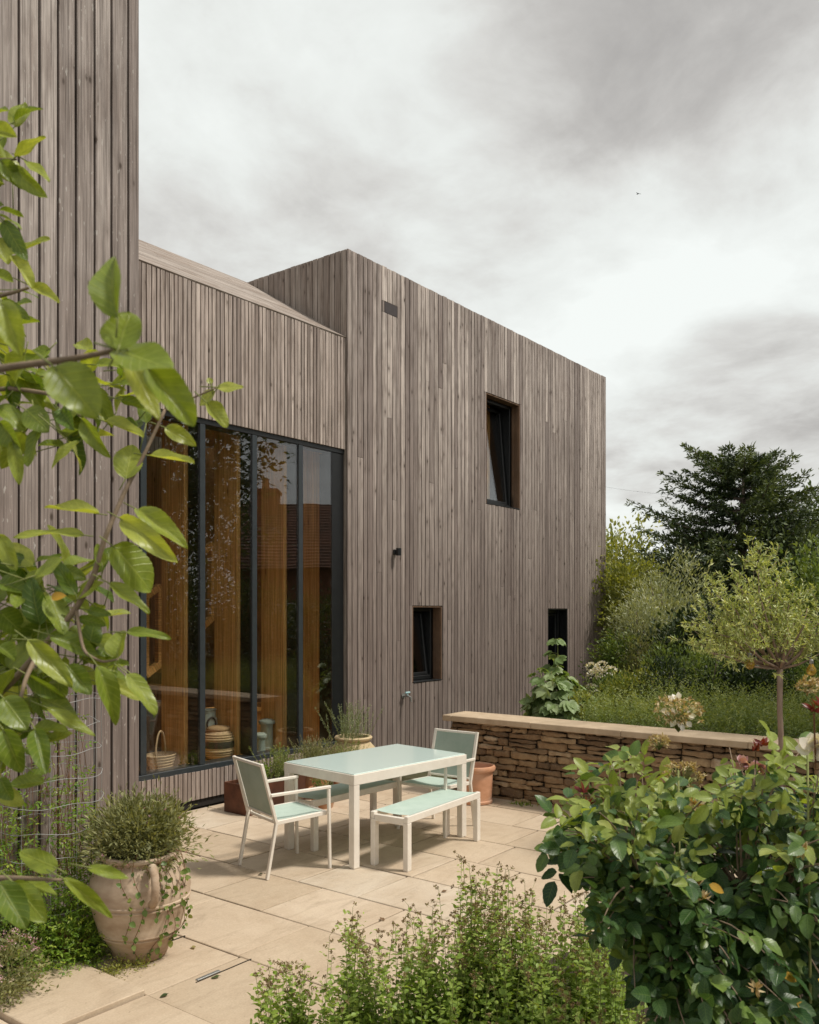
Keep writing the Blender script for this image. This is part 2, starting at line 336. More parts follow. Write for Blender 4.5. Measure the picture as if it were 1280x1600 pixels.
class MB:
    def __init__(s): s.V = []; s.F = []; s.rnd = []; s.bc = []; s.n = 0; s.mi = []
    def add(s, V, Fc, rnd=None, bc=None, mi=0):
        V = np.asarray(V, float).reshape(-1, 3)
        s.V.append(V); s.F += [tuple(int(i)+s.n for i in f) for f in Fc]; s.mi += [mi]*len(Fc)
        s.rnd.append(np.full(len(V), random.random() if rnd is None else rnd))
        s.bc.append(V.copy() if bc is None else np.asarray(bc, float)); s.n += len(V); return s
    BOXF = [(0, 3, 2, 1), (4, 5, 6, 7), (0, 1, 5, 4), (1, 2, 6, 5), (2, 3, 7, 6), (3, 0, 4, 7)]
    def box(s, x0, x1, y0, y1, z0, z1, rnd=None, mi=0, bc=None, M4=None):
        V = np.array([(x0, y0, z0), (x1, y0, z0), (x1, y1, z0), (x0, y1, z0), (x0, y0, z1), (x1, y0, z1), (x1, y1, z1), (x0, y1, z1)], float)
        if bc is None: bc = V.copy()
        if M4 is not None: V = (np.c_[V, np.ones(8)] @ np.array(M4).T)[:, :3]
        return s.add(V, s.BOXF, rnd, bc, mi)
    def bbox(s, x0, x1, y0, y1, z0, z1, b=.006, rnd=None, M4=None, mi=0, bc=None):
        """box with chamfered edges"""
        b = min(b, (x1-x0)*.45, (y1-y0)*.45, (z1-z0)*.45)
        V = []; idx = {}
        for i, (X, xi) in enumerate(((x0, 1), (x1, -1))):
            for j, (Y, yi) in enumerate(((y0, 1), (y1, -1))):
                for k, (Z, zi) in enumerate(((z0, 1), (z1, -1))):
                    for ax in range(3):
                        p = [X+xi*b, Y+yi*b, Z+zi*b]; p[ax] = (X, Y, Z)[ax]
                        idx[i, j, k, ax] = len(V); V.append(p)
        f = []
        q = [(0, 0), (1, 0), (1, 1), (0, 1)]
        for ax in range(3):
            for sd_ in (0, 1):
                loop = []
                for (p1, p2) in q:
                    c = [p1, p2]; c.insert(ax, sd_); loop.append(idx[c[0], c[1], c[2], ax])
                f.append(loop if (sd_ == 1) != (ax == 1) else loop[::-1])
        for ax in range(3):
            o1, o2 = [k for k in range(3) if k != ax]
            for p1 in (0, 1):
                for p2 in (0, 1):
                    def cc(v):
                        c = [0, 0, 0]; c[ax] = v; c[o1] = p1; c[o2] = p2; return tuple(c)
                    f.append([idx[cc(0)+(o1,)], idx[cc(1)+(o1,)], idx[cc(1)+(o2,)], idx[cc(0)+(o2,)]])
        for i in (0, 1):
            for j in (0, 1):
                for k in (0, 1): f.append([idx[i, j, k, a] for a in range(3)])
        V = np.array(V)
        if bc is None: bc = V.copy()
        if M4 is not None: V = (np.c_[V, np.ones(len(V))] @ np.array(M4).T)[:, :3]
        return s.add(V, f, rnd, bc, mi)
    def bar(s, p, q, w, h, b=.003, rnd=None, up=(0, 0, 1)):
        """rectangular bar from p to q, w wide, h deep"""
        p = Vector(p); q = Vector(q); d = q-p; L_ = d.length; x = d.normalized()
        y = Vector(up).cross(x)
        if y.length < 1e-3: y = Vector((0, 1, 0)).cross(x)
        y.normalize(); z = x.cross(y)
        M4 = Matrix((x, y, z)).transposed().to_4x4(); M4.translation = p
        return s.bbox(0, L_, -w/2, w/2, -h/2, h/2, b, rnd, M4)
    def tube(s, pts, rad, n=6, rnd=None, cap=True, close=False):
        P = np.array(pts, float); m = len(P); rad = np.broadcast_to(np.asarray(rad, float), (m,))
        T = np.gradient(P, axis=0)
        if close: T = np.roll(P, -1, 0)-np.roll(P, 1, 0)
        T /= np.linalg.norm(T, axis=1)[:, None]+1e-9
        ref = np.array((0, 0, 1.)) if abs(T[0][2]) < .9 else np.array((1., 0, 0))
        V = []; prev = None
        for i in range(m):
            if prev is None: A = np.cross(T[i], ref)
            else: A = prev-T[i]*np.dot(prev, T[i])
            A /= np.linalg.norm(A)+1e-9; prev = A; B = np.cross(T[i], A)
            for k in range(n):
                an = 2*math.pi*k/n; V.append(P[i]+rad[i]*(A*math.cos(an)+B*math.sin(an)))
        f = []
        for i in range(m if close else m-1):
            j = (i+1) % m
            for k in range(n): f.append((i*n+k, i*n+(k+1) % n, j*n+(k+1) % n, j*n+k))
        if cap and not close: f.append(tuple(range(n))[::-1]); f.append(tuple((m-1)*n+k for k in range(n)))
        return s.add(V, f, rnd)
    def lathe(s, prof, n=40, c=(0, 0, 0), rnd=None, sx=1, sy=1, cap0=True, cap1=False):
        V = []; m = len(prof)
        for r, z in prof:
            for k in range(n):
                an = 2*math.pi*k/n; V.append((c[0]+sx*r*math.cos(an), c[1]+sy*r*math.sin(an), c[2]+z))
        f = [(i*n+k, i*n+(k+1) % n, (i+1)*n+(k+1) % n, (i+1)*n+k) for i in range(m-1) for k in range(n)]
        if cap0: f.append(tuple(range(n))[::-1])
        if cap1: f.append(tuple((m-1)*n+k for k in range(n)))
        return s.add(V, f, rnd)
    def merge(s, o, mi):
        for V, r_, b_c in zip(o.V, o.rnd, o.bc): s.V.append(V); s.rnd.append(r_); s.bc.append(b_c)
        s.F += [tuple(i+s.n for i in f) for f in o.F]; s.mi += [mi]*len(o.F); s.n += o.n
    def build(s, name, m, parent=None, smooth=False, auto=False):
        V = np.concatenate(s.V); me = bpy.data.meshes.new(name)
        me.from_pydata(V.tolist(), [], s.F)
        at = me.attributes.new('rnd', 'FLOAT', 'POINT'); at.data.foreach_set('value', np.concatenate(s.rnd).astype(np.float32))
        at = me.attributes.new('bc', 'FLOAT_VECTOR', 'POINT'); at.data.foreach_set('vector', np.concatenate(s.bc).astype(np.float32).ravel())
        ms = m if isinstance(m, (list, tuple)) else [m]
        for q in ms: me.materials.append(q)
        if len(ms) > 1: me.polygons.foreach_set('material_index', s.mi)
        if smooth: me.polygons.foreach_set('use_smooth', [True]*len(me.polygons))
        me.update()
        if smooth and auto:
            try: me.set_sharp_from_angle(angle=R(38))
            except Exception: pass
        return link(bpy.data.objects.new(name, me), parent)

def unit(v): return v/(np.linalg.norm(v, axis=-1, keepdims=True)+1e-9)
PROF = {
 'oval': lambda a: np.sin(np.pi*np.clip(a, 0, 1)**.82)**.75,
 'apple': lambda a: np.sin(np.pi*np.clip(a, 0, 1)**.80)**.62,
 'lance': lambda a: np.sin(np.pi*np.clip(a, 0, 1)**.7)**1.1,
 'blade': lambda a: np.clip(1-a**2.2, 0, 1)*.95+.02,
}
def leaves(name, B, D, N, Ln, Wd, m, parent=None, shape='oval', nl=4, nc=2, curl=.15, fold=.25, wav=0., rnd=None, serr=0.):
    """many leaves as one mesh: bases B, directions D, face normals N, lengths, widths"""
    nl = max(nl, 2); n = len(B); B = np.asarray(B, float); D = unit(np.asarray(D, float)); N = np.asarray(N, float)
    S = unit(np.cross(D, N)); N = np.cross(S, D)
    Ln = np.broadcast_to(np.asarray(Ln, float), (n,)); Wd = np.broadcast_to(np.asarray(Wd, float), (n,))
    curl = np.broadcast_to(np.asarray(curl, float), (n,)); fold = np.broadcast_to(np.asarray(fold, float), (n,))
    a = np.linspace(0, 1, nl+1); c = np.linspace(-1, 1, nc+1)
    w = PROF[shape](a); w = np.maximum(w, .03)
    if serr: w = w*(1+serr*np.where(np.arange(nl+1) % 2 == 0, 1, -1))
    A, Cc = np.meshgrid(a, c, indexing='ij'); Wp = np.repeat(w[:, None], nc+1, 1)
    A = A.ravel(); Cc = Cc.ravel(); Wp = Wp.ravel(); m_ = len(A)
    hw = Wp[None]*Wd[:, None]/2
    P = B[:, None]+D[:, None]*(A[None, :, None]*Ln[:, None, None])
    off = -curl[:, None]*Ln[:, None]*A[None]**2 + fold[:, None]*np.abs(Cc)[None]*hw
    if wav:
        ph = rng.random((n, 1))*6.28
        off = off+wav*Ln[:, None]*np.sin(A[None]*9+ph+Cc[None]*1.5)*np.abs(Cc)[None]
    P = P+N[:, None]*off[..., None]+S[:, None]*(Cc[None]*hw*np.cos(np.minimum(fold[:, None], 1.)))[..., None]
    P = P.reshape(-1, 3)
    i, j = np.meshgrid(np.arange(nl), np.arange(nc), indexing='ij'); i = i.ravel(); j = j.ravel()
    q = np.stack([i*(nc+1)+j, (i+1)*(nc+1)+j, (i+1)*(nc+1)+j+1, i*(nc+1)+j+1], 1)
    Q = (q[None]+(np.arange(n)*m_)[:, None, None]).reshape(-1)
    nf = len(Q)//4
    if rnd is None: rnd = rng.random(n)
    rr = np.repeat(np.clip(rnd, 0, 1), m_).astype(np.float32)
    bc = np.stack([np.tile(A, n), np.tile(Cc, n), np.repeat(np.asarray(rnd), m_)], 1).astype(np.float32)
    me = bpy.data.meshes.new(name)
    me.vertices.add(len(P)); me.vertices.foreach_set('co', P.astype(np.float32).ravel())
    me.loops.add(nf*4); me.loops.foreach_set('vertex_index', Q.astype(np.int32))
    me.polygons.add(nf); me.polygons.foreach_set('loop_start', np.arange(0, nf*4, 4, dtype=np.int32))
    me.polygons.foreach_set('use_smooth', np.ones(nf, bool))
    at = me.attributes.new('rnd', 'FLOAT', 'POINT'); at.data.foreach_set('value', rr)
    at = me.attributes.new('bc', 'FLOAT_VECTOR', 'POINT'); at.data.foreach_set('vector', bc.ravel())
    me.materials.append(m); me.update(calc_edges=True); me.validate()
    return link(bpy.data.objects.new(name, me), parent)
def rdir(n, up=0.): 
    v = rng.normal(size=(n, 3)); v[:, 2] += up; return unit(v)

# ============================================================ SETTING
def garden_h(x, y):
    """height of the garden ground (x along the house, y towards it)"""
    z = np.full(np.shape(x), -.06)
    bed = np.clip((x-8.25)/.05, 0, 1)
    rise = .72*(1-np.clip((y-4.6)/1.0, 0, 1))+.02
    rise = np.where(y > 5.6, .02, rise)
    fade = np.clip((x-8.4)/14, 0, 1)
    z = z+bed*(rise+.06-(rise*.35)*fade)
    return z
def build_ground():
    xs = np.r_[-400, -120, -40, -15, -6, 0, 4, 8.2, 8.3, np.linspace(8.6, 24, 24), 30, 45, 80, 200, 700]
    ys = np.r_[-500, -150, -60, -30, -15, -8, -4, -1, np.linspace(0, 6, 19), 7, 10, 16, 30, 60, 150, 600]
    X, Y = np.meshgrid(xs, ys, indexing='ij'); Z = garden_h(X, Y)
    nx, ny = X.shape
    V = np.stack([X.ravel(), Y.ravel(), Z.ravel()], 1)
    Fc = [(i*ny+j, (i+1)*ny+j, (i+1)*ny+j+1, i*ny+j+1) for i in range(nx-1) for j in range(ny-1)]
    mb = MB().add(V, Fc, .5); tag(mb.build('ground', M['ground']), kind='structure')
build_ground()

def build_patio():
    base = MB().box(-3, 8.06, -3, 7.12, -.05, -.013); tag(base.build('patio_bed', M['gravel']), kind='structure')
    mb = MB()
    sb = [1.0, 1.6, 2.2, 2.80, 3.45, 4.06, 4.67, 5.27, 5.88, 6.49, 7.10, 7.70, 8.06]
    known = {2.80: 3.87, 3.45: 3.90, 4.06: 4.36, 4.67: 4.03, 5.27: 3.40, 2.2: 4.62, 1.6: 4.2, 1.0: 4.5}
    rs = random.Random(5)
    for a, b in zip(sb[:-1], sb[1:]):
        st = known.get(a, rs.uniform(3.5, 4.3)); js = [st]
        y = st
        first = .59 if a == 4.67 else None
        while y < 7.12: y += first or rs.choice([.6, .76, .9, .9]); first = None; js.append(min(y, 7.12))
        y = st
        while y > 0: y -= rs.choice([.6, .76, .9]); js.insert(0, y)
        if a == 2.2: js = [0, .8, 1.6, 2.4, 3.1, 3.87, 4.62]
        if a == 1.6: js = [0, .9, 1.7, 2.6, 3.5, 4.26, 4.9]
        for c, d in zip(js[:-1], js[1:]):
            if d-c < .02: continue
            dz = rs.uniform(-.0015, .0015); g = rs.choice([.005, .006, .007, .009]); rnd = rs.random(); ox, oy = rs.random()*20, rs.random()*20
            if a < 3.4 and c < 4.62 and a < 2.7: dz += .034 if (a == 2.2 and 3.8 < c < 4.0) else .010
            if a < 2.8 and c > 4.55: continue
            hole = (a == 2.80 or a == 3.45)
            x0, x1, y0, y1 = a+g, b-g, c+g, d-g
            V0 = np.array([(x0, y0), (x1, y1)])
            bcf = lambda V: V+np.array((ox, oy, rnd*9))
            t = MB(); t.bbox(x0, x1, y0, y1, -.04, dz, .004, rnd); V_ = t.V[0]
            jx = [rs.uniform(-.003, .003) for _ in range(8)]; u_ = (V_[:, 0]-x0)/(x1-x0); v_ = (V_[:, 1]-y0)/(y1-y0); V_[:, 0] += np.where(u_ < .5, jx[0]*(1-v_)+jx[1]*v_, jx[2]*(1-v_)+jx[3]*v_); V_[:, 1] += np.where(v_ < .5, jx[4]*(1-u_)+jx[5]*u_, jx[6]*(1-u_)+jx[7]*u_)
            mb.add(V_, t.F, rnd, bcf(V_))
    tag(mb.build('patio', M['paving']), kind='structure')
build_patio()
# soil of the foreground bed (an irregular kidney of earth) and strip by the tower
def soil_patch(name, pts, z):
    c = np.mean(pts, 0); V = [(c[0], c[1], z+.05)]; n = 48; P = []
    for k in range(n):
        i = k*len(pts)/n; i0 = int(i); f = i-i0; p = np.array(pts[i0])*(1-f)+np.array(pts[(i0+1) % len(pts)])*f
        P.append(p)
    for r, zz in ((.6, .05), (.9, .035), (1.0, -.02)):
        for p in P:
            q = c+(p-c)*r; V.append((q[0]+rng.normal()*.01, q[1]+rng.normal()*.01, z+zz+rng.normal()*.008))
    Fc = [(0, 1+k, 1+(k+1) % n) for k in range(n)]
    for j in range(2): Fc += [(1+j*n+k, 1+(j+1)*n+k, 1+(j+1)*n+(k+1) % n, 1+j*n+(k+1) % n) for k in range(n)]
    tag(MB().add(V, Fc, .5).build(name, M['soil'], smooth=True), kind='structure')
def cpt(u, Y): p = WG(u, Y); return (p[0], p[1])
soil_patch('flower_bed_soil', [cpt(560, 4.25), cpt(800, 5.0), cpt(1000, 5.6), cpt(1320, 5.6), cpt(1700, 3), cpt(1700, 1.2), cpt(700, 1.6), cpt(400, 3.0)], 0)
soil_patch('tower_bed_soil', [(1.0, 4.64), (2.0, 4.66), (2.85, 4.66), (3.3, 4.8), (3.7, 5.0), (3.7, 5.2), (2.5, 5.22), (1.0, 5.22)], 0)

# manhole cover recessed in the paving
def build_manhole():
    t = thing('manhole_cover', (3.2, 4.12, 0), label='paved manhole cover with two metal edge strips, set flush in the patio', cat='manhole cover')
    def rel(x0, x1, y0, y1, z0, z1, mb): return mb.box(x0-3.2, x1-3.2, y0-4.12, y1-4.12, z0, z1)
    for (x0, x1, y0, y1) in ((3.06, 3.46, 3.788, 3.795), (3.06, 3.46, 4.388, 4.395)):
        f = MB(); rel(x0, x1, y0, y1, -.01, .0045, f); f.build('frame_gap', M['gravel'], t)
    for (x0, x1, y0, y1) in ((3.08, 3.24, 3.80, 3.822), (3.08, 3.26, 4.36, 4.382)):
        m = MB(); m.bbox(x0-3.2, x1-3.2, y0-4.12, y1-4.12, .0, .007, .002); m.build('metal_strip', M['steel'], t)
build_manhole()

# ============================================================ HOUSE
T0 = 7.06   # facade plane
house = thing('timber_house', (0, 0, 0), label='large modern house clad all over in weathered vertical timber boards', cat='house')
def boards(mb, axis, lo, hi, z0, z1, plane, sign, pitch, jit, gap, thick=.022, holes=(), zfun=None, seed=1, split=True, tone=0.):
    """vertical boards over a wall. axis 'x' or 'y' runs along the wall; plane = other coordinate; sign = outward side"""
    rs = random.Random(seed); x = lo; k = 0
    while x < hi-.01:
        w = pitch*(1+rs.uniform(-jit, jit)); x1 = min(x+w, hi)
        if hi-x1 < pitch*.35: x1 = hi
        proud = rs.uniform(-.0025, .0025)
        ztop = z1+rs.uniform(-.004, .004)
        cuts = []
        for (h0, h1, hz0, hz1) in holes:
            if x1 > h0+.004 and x < h1-.004: cuts.append((h0, h1, hz0, hz1))
        segs = [(z0, ztop, x, x1)]
        for (h0, h1, hz0, hz1) in cuts:
            ns = []
            for (s0, s1, xa, xb) in segs:
                if hz0 > s0 and hz0 < s1: ns.append((s0, hz0, xa, xb))
                elif hz0 <= s0: pass
                if hz1 < s1: ns.append((max(hz1, s0), s1, xa, xb))
                if xa < h0-.012: ns.append((max(hz0, s0), min(hz1, s1), xa, h0))
                if xb > h1+.012: ns.append((max(hz0, s0), min(hz1, s1), h1, xb))
            segs = ns
        # butt joints
        fin = []
        for (s0, s1, xa, xb) in segs:
            if split and s1-s0 > 2.6 and rs.random() < .45:
                zj = rs.uniform(s0+.7, s1-.7); fin += [(s0, zj-.0012, xa, xb), (zj+.0012, s1, xa, xb)]
            else: fin.append((s0, s1, xa, xb))
        for (s0, s1, xa, xb) in fin:
            r = min(1, max(0, rs.gauss(.47+tone, .32))); off = rs.random()*60
            ga = gap/2
            pl0, pl1 = (plane, plane+sign*(thick+proud)) if sign > 0 else (plane-(thick+proud), plane)
            if axis == 'x': a = (xa+ga, xb-ga, pl0, pl1, s0, s1)
            else: a = (pl0, pl1, xa+ga, xb-ga, s0, s1)
            t = MB().bbox(*a, b=.0022); V = t.V[0]
            ac = V[:, 0] if axis == 'x' else V[:, 1]; dp = V[:, 1] if axis == 'x' else V[:, 0]
            bc = np.stack([ac-xa+dp*.5+off, V[:, 2]+off*.7, np.full(len(V), off)], 1)
            mb.add(V, t.F, r, bc)
        x = x1; k += 1
    return mb
def backing(mb, axis, lo, hi, z0, z1, plane, holes, th=.03):
    """flat wall behind the boards, with openings"""
    xs = sorted({lo, hi, *[h[0] for h in holes], *[h[1] for h in holes]}); zs = sorted({z0, z1, *[h[2] for h in holes], *[h[3] for h in holes]})
    for xa, xb in zip(xs[:-1], xs[1:]):
        for za, zb in zip(zs[:-1], zs[1:]):
            cx, cz = (xa+xb)/2, (za+zb)/2
            if any(h[0] < cx < h[1] and h[2] < cz < h[3] for h in holes): continue
            if axis == 'x': mb.box(xa, xb, plane, plane+th, za, zb)
            else: mb.box(plane, plane+th, xa, xb, za, zb)

WIN = dict(up=(11.18, 12.19, 3.645, 5.335), low=(9.33, 10.02, 1.05, 2.095), third=(13.135, 13.84, .85, 2.065))
VENT = (8.735, 9.0, 5.87, 6.02)
fh = [WIN['up'], WIN['low'], WIN['third'], VENT]
mb = MB(); boards(mb, 'x', 8.01, 15.42, .06, 6.46, T0+.022, -1, .096, .20, .013, holes=fh, seed=3)
# the corner board
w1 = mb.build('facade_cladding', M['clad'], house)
mb = MB(); boards(mb, 'y', 7.085, 12.6, 0.1, 6.46, 8.035, -1, .098, .08, .009, seed=9, tone=-.15)
mb.build('side_cladding', M['clad_side'], house); mb = MB()
boards(mb, 'y', 7.085, 12.6, 0.1, 6.46, 15.38, 1, .098, .1, .007, seed=19)
mb.build('side_cladding', M['clad_side'], house)
mb = MB(); backing(mb, 'x', 8.04, 15.375, -.05, 6.43, T0+.024, fh)
mb.box(8.037, 8.07, 7.115, 12.6, -.05, 6.44); mb.box(15.34, 15.376, 7.115, 12.6, -.05, 6.44); mb.box(8.07, 15.34, 12.4, 12.6, -.05, 6.40)
mb.box(8.07, 15.34, 7.115, 12.4, 6.36, 6.41)
mb.build('box_wall', M['backing'], house)

def house_window(name, hole, depth=.20, tilt=R(9), sash=True, dark=False):
    x0, x1, z0, z1 = hole; p = bpy.data.objects.new(name, None); link(p, house); y = T0+.024
    g = .004
    # timber reveal
    mb = MB(); e = y+depth
    for k in range(3):
        ya, yb = y-.018+k*(depth+.018)/3, y-.018+(k+1)*(depth+.018)/3-.003
        mb.box(x1-.02, x1-g, ya, yb, z0+.012, z1-.012); mb.box(x0+g, x0+.02, ya, yb, z0+.012, z1-.012)
    mb.box(x0+.021, x1-.021, y-.016, e, z1-.022, z1-.006)
    V = mb.V
    mb.build('reveal', M['black' if dark else 'reveal'], p)
    mb = MB(); mb.bbox(x0+.021, x1-.021, y-.03, e, z0+.003, z0+.016, .002); mb.build('sill', M['black'], p)
    fr = MB(); f = .055
    fr.bbox(x0+.021, x0+.021+f, e+.002, e+.07, z0+.02, z1-.024); fr.bbox(x1-.021-f, x1-.021, e+.002, e+.17, z0+.02, z1-.024)
    fr.bbox(x0+.022+f, x1-.022-f, e+.003, e+.069, z0+.02, z0+.02+f); fr.bbox(x0+.022+f, x1-.022-f, e+.003, e+.069, z1-.024-f, z1-.024)
    fr.build('frame', M['black'], p)
    xa, xb, za, zb = x0+.022+f, x1-.022-f, z0+.022+f, z1-.026-f
    s = bpy.data.objects.new('sash', None); link(s, p); s.location = (xa, e+.03, za); s.rotation_euler = (-tilt, 0, 0)
    w, h = xb-xa-.004, zb-za-.004; m = MB(); q = .045
    m.bbox(0, q, 0, .05, 0, h); m.bbox(w-q, w, 0, .05, 0, h); m.bbox(q, w-q, .001, .049, 0, q); m.bbox(q, w-q, .001, .049, h-q, h)
    m.build('sash_frame', M['black'], s)
    # keep to thing > part > sub-part: the sash pieces are re-parented to the window
    m = MB(); m.box(q, w-q, .02, .03, q, h-q); m.build('pane', M['glassdark' if dark else 'glass'], s)
    Ms = Matrix.Translation(s.location) @ Matrix.Rotation(-tilt, 4, 'X')
    for c in [o for o in bpy.data.objects if o.parent == s]:
        c.parent = p; c.data.transform(Ms)
    bpy.data.objects.remove(s)
    # wall thickness + room behind
    m = MB(); d = e+.075
    m.box(x0-.6, x1+.6, d+1.6, d+1.65, z0-.5, z1+.5); m.box(x0-.65, x0-.6, d, d+1.65, z0-.5, z1+.5); m.box(x1+.6, x1+.65, d, d+1.65, z0-.5, z1+.5)
    m.box(x0-.6, x1+.6, d, d+1.6, z1+.5, z1+.55); m.box(x0-.6, x1+.6, d, d+1.6, z0-.55, z0-.5)
    m.build('room_lining', M['room'] if not dark else M['roomdark'], p)
    m = MB()   # timber lining strip seen beside the open sash
    m.bbox(xb-.16, xb-.08, e+.32, e+.40, za-.05, zb+.1, .003); m.build('inner_lining', M['clt'], p)
    # curtain
    return p
up = house_window('window', WIN['up'], .125, R(5)); low = house_window('window', WIN['low'], .125, R(7)); third = house_window('window', WIN['third'], .12, 0, dark=True)
up['label'] = 'tall upper window with tilted open sash'; low['label'] = 'small lower window with tilted open sash'; third['label'] = 'narrow dark window behind the hollyhock'
def curtain(x0, x1, y, z0, z1, par):
    V = []; n = 40
    for k in range(n+1):
        x = x0+(x1-x0)*k/n; yy = y+.03*math.sin(k*1.3)
        V += [(x, yy, z0), (x, yy+.01, z1)]
    MB().add(V, [(2*k, 2*k+2, 2*k+3, 2*k+1) for k in range(n)], .5).build('curtain', M['curt'], par, smooth=True)
M['curt'] = noisy('grey_curtain', (.22, .21, .19), (.28, .27, .24), 30, .8, .2)
curtain(WIN['up'][0]+.05, WIN['up'][0]+.5, T0+.62, 3.3, 5.4, up)
curtain(WIN['low'][0]+.02, WIN['low'][0]+.35, T0+.60, .9, 2.2, low)

v = bpy.data.objects.new('vent_grille', None); link(v, house)
m = MB(); m.bbox(VENT[0]+.005, VENT[1]-.005, T0+.0, T0+.02, VENT[2]+.004, VENT[3]-.004, .002); m.build('cover', M['vent'], v)
m = MB(); m.box(VENT[0], VENT[1], T0+.021, T0+.023, VENT[2], VENT[3]); m.build('surround', M['backing'], v)
# small black wall lamp and outside tap
wl = bpy.data.objects.new('wall_lamp', None); link(wl, house)
m = MB(); m.bbox(8.90, 8.965, T0-.035, T0-.003, 2.755, 2.825, .006); m.build('back_plate', M['black'], wl)
m = MB(); m.tube([(8.932, T0-.075, 2.745), (8.932, T0-.075, 2.84)], .035, 16); m.bbox(8.92, 8.945, T0-.045, T0-.034, 2.78, 2.80, .002); m.build('lamp_body', M['black'], wl)
tp = bpy.data.objects.new('garden_tap', None); link(tp, house)
m = MB(); m.tube([(9.12, T0-.0, .90), (9.12, T0-.09, .90), (9.12, T0-.13, .885), (9.12, T0-.135, .83)], [.013, .013, .013, .011], 10); m.tube([(9.12, T0-.003, .90), (9.12, T0-.012, .90)], .035, 14)
m.build('spout', M['steel'], tp)
m = MB(); m.tube([(9.075, T0-.075, .945), (9.165, T0-.075, .945)], .013, 8); m.tube([(9.12, T0-.075, .90), (9.12, T0-.075, .945)], .009, 8); m.build('tap_handle', noisy('blue_grey_paint', (.30, .48, .52), (.42, .6, .62), 20, .4, 0), tp)

# wing: fine boards, big glazing
GY = 7.13; TW = 7.092
GL = (4.30, 8.008, .43, 4.00)
for za, zb in ((.10, GL[2]-.04), (GL[3], 5.36)):
    mb = MB(); boards(mb, 'x', 3.2, 8.004, za, zb, TW+.022, -1, .053, .14, .0105, seed=11, split=False)
    mb.build('wing_cladding', M['clad_fine'], house)
mb = MB(); backing(mb, 'x', 2.5, 8.03, .02, 5.33, TW+.024, [(4.0, 8.03, GL[2]-.03, GL[3]-.02)], .04)
mb.box(2.5, 8.03, TW+.05, TW+.09, -.05, .10)
mb.build('wing_wall', M['backing'], house)
# roof of the wing: boards running along it, pitched up to the ridge
mb = MB(); n = 20; ey, ez, ry, rz_ = TW-.01, 5.375, 8.875, 6.46
dx, dz = (ry-ey)/n, (rz_-ez)/n
for k in range(n):
    y0, z0 = ey+dx*k, ez+dz*k; L_ = math.hypot(dx, dz); an = math.atan2(dz, dx)
    x = 1.0
    while x < 8.02:
        x2 = min(x+random.uniform(1.8, 3.6), 8.02); Mt = Matrix.Translation((0, y0, z0)) @ Matrix.Rotation(an, 4, 'X')
        off = random.random()*50
        t = MB().bbox(x+.001, x2-.001, .003, L_-.003, -.022, random.uniform(-.001, .002), .002, M4=Mt); Vv = t.V[0]
        bc = np.stack([(Vv[:, 1])*1.2+off, Vv[:, 0]+off, np.full(len(Vv), off)], 1); mb.add(Vv, t.F, random.random(), bc); x = x2
mb.build('roof', M['clad_roof'], house)
mb = MB(); Vr = [(1, ey+.03, ez-.03), (8.03, ey+.03, ez-.03), (8.03, ry, rz_-.03), (1, ry, rz_-.03), (1, 12.4, ez), (8.03, 12.4, ez)]
zr = lambda y: rz_-.03+(ez-rz_+.03)*(y-ry)/(12.4-ry)
mb.add(Vr[:4], [(0, 1, 2, 3)], .5)
for (xa, xb, ya, yb) in ((1, 8.03, ry, 9.15), (1, 8.03, 10.55, 12.4), (1, 3.2, 9.15, 10.55), (7.7, 8.03, 9.15, 10.55)):
    mb.add([(xa, ya, zr(ya)), (xb, ya, zr(ya)), (xb, yb, zr(yb)), (xa, yb, zr(yb))], [(0, 1, 2, 3)], .5)
mb.build('roof_deck', M['backing'], house)
m = MB(); m.add([(3.2, 9.15, zr(9.15)+.02), (7.7, 9.15, zr(9.15)+.02), (7.7, 10.55, zr(10.55)+.02), (3.2, 10.55, zr(10.55)+.02)], [(0, 1, 2, 3)], .5); m.build('added_rooflight', M['glass'], house)  # unseen roof opening, added to let sky light brighten the room

# glazing
gz = bpy.data.objects.new('glazed_wall', None); link(gz, house)
m = MB(); m.bbox(3.9, 8.006, GY-.035, GY+.16, GL[2]-.045, GL[2]+.012, .003); m.build('sill_rail', M['mull'], gz)
m = MB(); m.bbox(3.9, 8.006, GY-.02, GY+.16, GL[3]-.055, GL[3]-.003, .003); m.build('head_rail', M['black'], gz)
m = MB(); m.bbox(7.795, 8.004, GY-.012, GY+.2, GL[2]+.014, GL[3]-.057, .004); m.build('jamb', M['black'], gz)
muls = [4.395, 5.11, 5.825, 6.54, 7.255]
for x in muls:
    m = MB(); m.bbox(x-.034, x+.034, GY-.022, GY+.012, GL[2]+.014, GL[3]-.057, .003); m.build('mullion', M['mull'], gz)
    m = MB(); m.bbox(x-.030, x+.030, GY+.013, GY+.18, GL[2]+.014, GL[3]-.057, .003); m.build('mullion_fin', M['black'], gz)
for xa, xb in zip(muls, muls[1:]+[7.828]):
    m = MB(); m.box(xa+.035, xb-.035, GY-.004, GY+.004, GL[2]+.013, GL[3]-.056); m.build('pane', M['glass'], gz)
